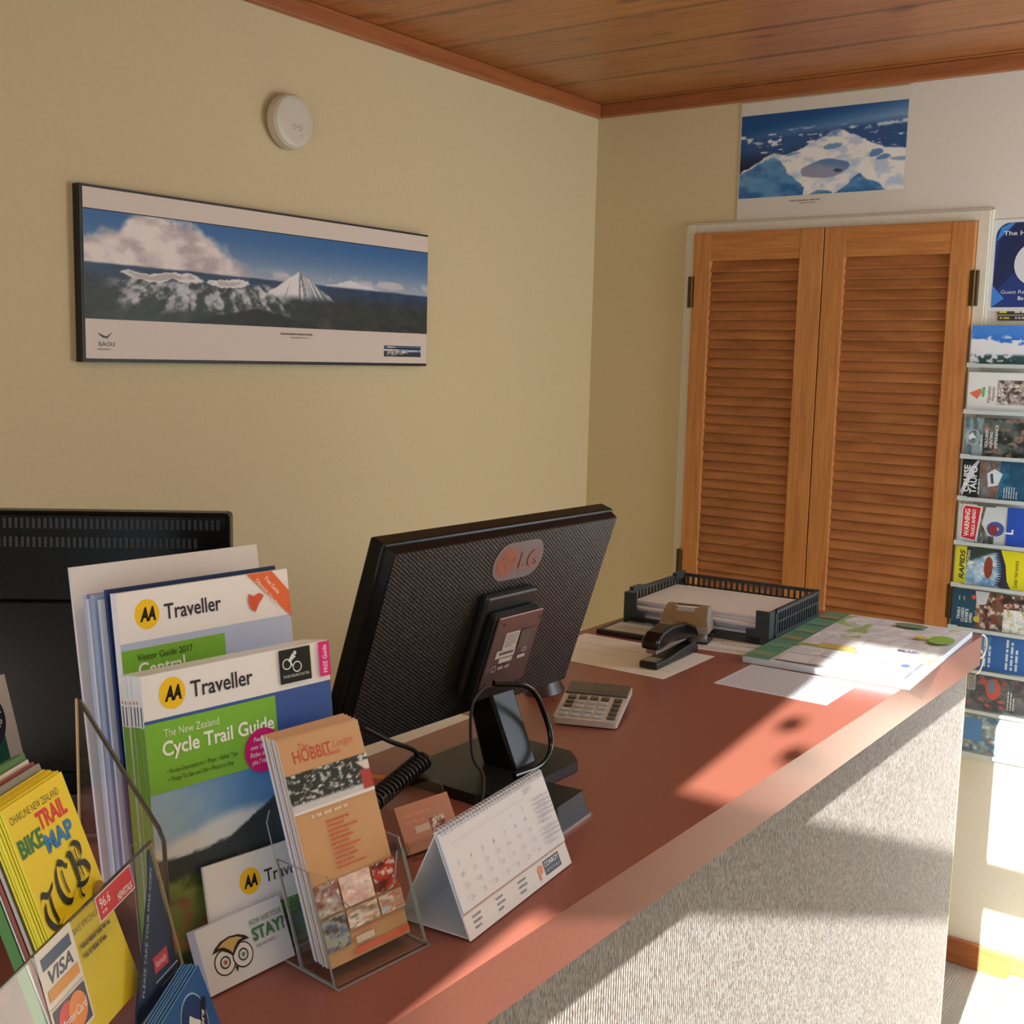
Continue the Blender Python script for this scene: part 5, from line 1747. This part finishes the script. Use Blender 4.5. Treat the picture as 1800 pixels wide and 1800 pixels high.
s.text('96.6', 0.005, 0.0095, 0.0085, (242, 226, 222), 0.01, w=0.018)
s.scribble(0.006, 0.005, 0.014, 0.0022, (236, 190, 186), 1, seed=160)
s.text('NEWSTALK', 0.034, 0.003, 0.006, (242, 226, 222), 0.03, w=0.028)
o = s.build('radio_sticker', PT @ Matrix.Translation((0.096 * KD, 0.0545 * KD, 0.0003)), 'gloss_print', k=KD)
attach(o, cd, o.matrix_basis.copy())['label'] = 'red radio station sticker'

# navy card that stands behind the pane at its right end
s = Sheet()
NV = (24, 34, 62)
np_ = [(0.112, -0.049), (0.200, -0.049), (0.209, -0.02), (0.209, 0.070), (0.205, 0.068), (0.192, 0.044), (0.150, -0.004), (0.120, -0.035)]
b0 = [lin(NV)] * len(np_)
s._add([(a, b, -0.0046) for a, b in np_], [tuple(range(len(np_)))], b0)
s._add([(a, b, -0.0030) for a, b in np_], [tuple(range(len(np_)))], b0)
n = len(np_)
s._add([(a, b, -0.0046) for a, b in np_] + [(a, b, -0.0030) for a, b in np_], [(i, (i + 1) % n, n + (i + 1) % n, n + i) for i in range(n)], b0 + b0)
s.z = -0.0029
s.text('PLEASE TAKE YOUR FREE COPY', 0.136, -0.034, 0.0042, (206, 214, 226), 0.0, rot=52, w=0.112)
s.poly([(0.163, -0.027), (0.191, -0.030), (0.194, -0.016), (0.165, -0.0135)], (206, 48, 52))
s.text('lonely', 0.168, -0.0235, 0.006, (240, 214, 212), 0.01, rot=-5, w=0.021)
s.poly([(0.160, -0.033), (0.206, -0.036), (0.206, -0.0375), (0.160, -0.0345)], (170, 176, 190))
s.poly([(0.168, -0.040), (0.203, -0.0425), (0.203, -0.0435), (0.168, -0.041)], (130, 140, 160))
tag(s.build('navy_card', PT, 'gloss_print', k=KD), 'dark navy free-copy card standing at the right end of the clear dispenser', 'card')

# yellow trail maps
y_ = Sheet().body(0.091, 0.201, 0.0018, (250, 224, 20), (226, 210, 60))
y_.text('OHAKUNE NEW ZEALAND', 0.005, 0.186, 0.0065, (84, 76, 20), 0.0, w=0.072)
y_.text('TRAIL', 0.036, 0.169, 0.0145, (226, 60, 50), 0.04, w=0.044)
y_.text('BIKE', 0.003, 0.158, 0.0145, (54, 130, 70), 0.04, w=0.034)
y_.text('MAP', 0.036, 0.149, 0.0150, (50, 130, 196), 0.04, w=0.042)
INK = (40, 36, 24)


def nib(sh, pts, w, ang=38, n=8):
    """broad-pen stroke: a smooth path swept with a slanted pen edge"""
    P = bez([(p[0], p[1], 0) for p in pts], n) if len(pts) > 2 else [Vector((p[0], p[1], 0)) for p in pts]
    dx, dy = w / 2 * math.cos(math.radians(ang)), w / 2 * math.sin(math.radians(ang))
    z = sh.up()
    vs = []
    for p in P:
        vs += [(p.x - dx, p.y - dy, z), (p.x + dx, p.y + dy, z)]
    sh._add(vs, [(2 * i, 2 * i + 1, 2 * i + 3, 2 * i + 2) for i in range(len(P) - 1)], [lin(INK)] * len(vs))


tl = lambda x, y: (x, y)
# T
nib(y_, [(0.003, 0.118), (0.008, 0.124), (0.016, 0.121), (0.026, 0.126)], 0.0055, 60)
nib(y_, [(0.008, 0.116), (0.005, 0.107), (0.008, 0.098), (0.016, 0.093), (0.025, 0.098)], 0.0058)
nib(y_, [(0.017, 0.119), (0.0155, 0.108), (0.017, 0.097)], 0.0045)
# C
nib(y_, [(0.046, 0.135), (0.040, 0.138), (0.034, 0.131), (0.031, 0.119), (0.034, 0.108), (0.042, 0.104), (0.050, 0.110)], 0.0062)
nib(y_, [(0.046, 0.136), (0.050, 0.131), (0.053, 0.133)], 0.004, 60)
nib(y_, [(0.042, 0.131), (0.041, 0.120), (0.042, 0.111)], 0.0022)
# B
nib(y_, [(0.056, 0.139), (0.060, 0.136), (0.0605, 0.124), (0.0595, 0.112)], 0.0062)
nib(y_, [(0.055, 0.112), (0.063, 0.109), (0.072, 0.110), (0.078, 0.116), (0.074, 0.124), (0.064, 0.126)], 0.0056)
nib(y_, [(0.058, 0.139), (0.067, 0.144), (0.075, 0.139), (0.073, 0.130), (0.064, 0.126)], 0.0052)
nib(y_, [(0.067, 0.139), (0.0665, 0.126), (0.067, 0.114)], 0.0020)
nib(y_, [(0.058, 0.112), (0.055, 0.104), (0.058, 0.100)], 0.0028)
y_.ell(0.080, 0.090, 0.011, 0.013, (176, 130, 60))
y_.text('THE BIKE SPECIALISTS', 0.012, 0.080, 0.005, (90, 80, 30), w=0.062)
y_.scribble(0.03, 0.066, 0.05, 0.003, (120, 110, 60), 2, 0.008, seed=170)
yrest = Sheet().body(0.091, 0.201, 0.0018, (250, 224, 20), (226, 210, 60))
YO = (1.3160, -2.7330, 1.1158)
stacked(y_, 'trail_map', (YO[0], YO[1], YO[2] - 0.0), 27.8, 20.6, 7, 0.0024,
        ['bright yellow bike trail map at the front of the clear dispenser'] + ['%s yellow trail map from the front of the dispenser pile' % ORD[k] for k in range(1, 7)],
        'trail map', 'yellow trail maps in the dispenser', jit=0.0012, plain_rest=yrest, mat='print', k=KD)
yq = math.radians(27.8)
ny = Vector((math.cos(yq), math.sin(yq), 0))
off = 0.0185
for t, w, h, col, sd, lab in ((0.003, 0.094, 0.206, (150, 150, 140), (176, 172, 160), 'grey leaflet just behind the yellow trail maps'),
                              (0.0028, 0.094, 0.207, (150, 70, 60), (150, 76, 66), 'dull red leaflet behind the yellow trail maps'),
                              (0.0012, 0.094, 0.209, (220, 216, 206), (220, 216, 206), 'cream leaflet between the red and green ones in the dispenser'),
                              (0.010, 0.096, 0.214, (84, 130, 70), (84, 130, 70), 'thick green leaflet at the back of the dispenser pile')):
    s = Sheet().body(w, h, t, col, sd)
    p = Vector(YO) - ny * off
    tag(s.build('leaflet', frame((p.x, p.y, YO[2]), 27.8, 20.6), 'print', k=KD), lab, 'leaflet', 'leaflets behind the yellow maps')
    off += t + 0.0014

# tall dark-green and white guide behind them, cut by the left edge of the picture
s = Sheet().body(0.149, 0.235, 0.008, (224, 222, 224), (214, 214, 220))
s.rect(0, 0.0, 0.126, 0.198, (28, 104, 92))
s.image(0, 0.0, 0.126, 0.110, 20, 20, photo([(80, 100, 96), (120, 136, 130)], 3, 3))
s.ell(0.106, 0.196, 0.027, 0.027, (40, 44, 72))
s.text('FREE', 0.098, 0.200, 0.008, (226, 230, 234), 0.02, w=0.03); s.text('MAP', 0.100, 0.186, 0.008, (226, 230, 234), 0.02, w=0.026)
s.text('Discover', 0.020, 0.142, 0.011, (236, 240, 238), 0.01, w=0.090)
s.text('Ruapehuland', 0.004, 0.120, 0.013, (236, 240, 238), 0.02, w=0.112)
tag(s.build('travel_guide', frame((1.022, -2.658, 1.052), 28.7, 12.3), 'gloss_print'), 'white and dark green guide at the left edge, behind the yellow maps', 'travel guide')

# blue booklets in front
BO = (1.346, -2.671, 1.053)
b_ = Sheet().body(0.093, 0.060, 0.0016, (34, 92, 156), (120, 170, 220))
b_.ell(0.052, 0.030, 0.026, 0.024, (150, 186, 216)); b_.ell(0.052, 0.030, 0.0245, 0.0225, (24, 60, 112))
b_.poly([(0.030, 0.018), (0.040, 0.034), (0.048, 0.040), (0.054, 0.034), (0.064, 0.026), (0.070, 0.014), (0.050, 0.008)], (226, 232, 238))
b_.poly([(0.044, 0.010), (0.076, 0.040), (0.084, 0.036), (0.056, 0.006)], (24, 28, 44))
b_.text('rivers', 0.054, 0.012, 0.0065, (232, 236, 240), 0.02, rot=42, w=0.026)
brest = Sheet().body(0.093, 0.060, 0.0016, (34, 92, 156), (120, 170, 220))
stacked(b_, 'booklet', BO, 33.4, 19.8, 6, 0.0024,
        ['front blue booklet with a white peak emblem, at the bottom edge of the counter'] + ['%s blue booklet from the front, behind the peak emblem' % ORD[k] for k in range(1, 6)],
        'booklet', 'blue booklets at the front of the counter', jit=0.001, plain_rest=brest)
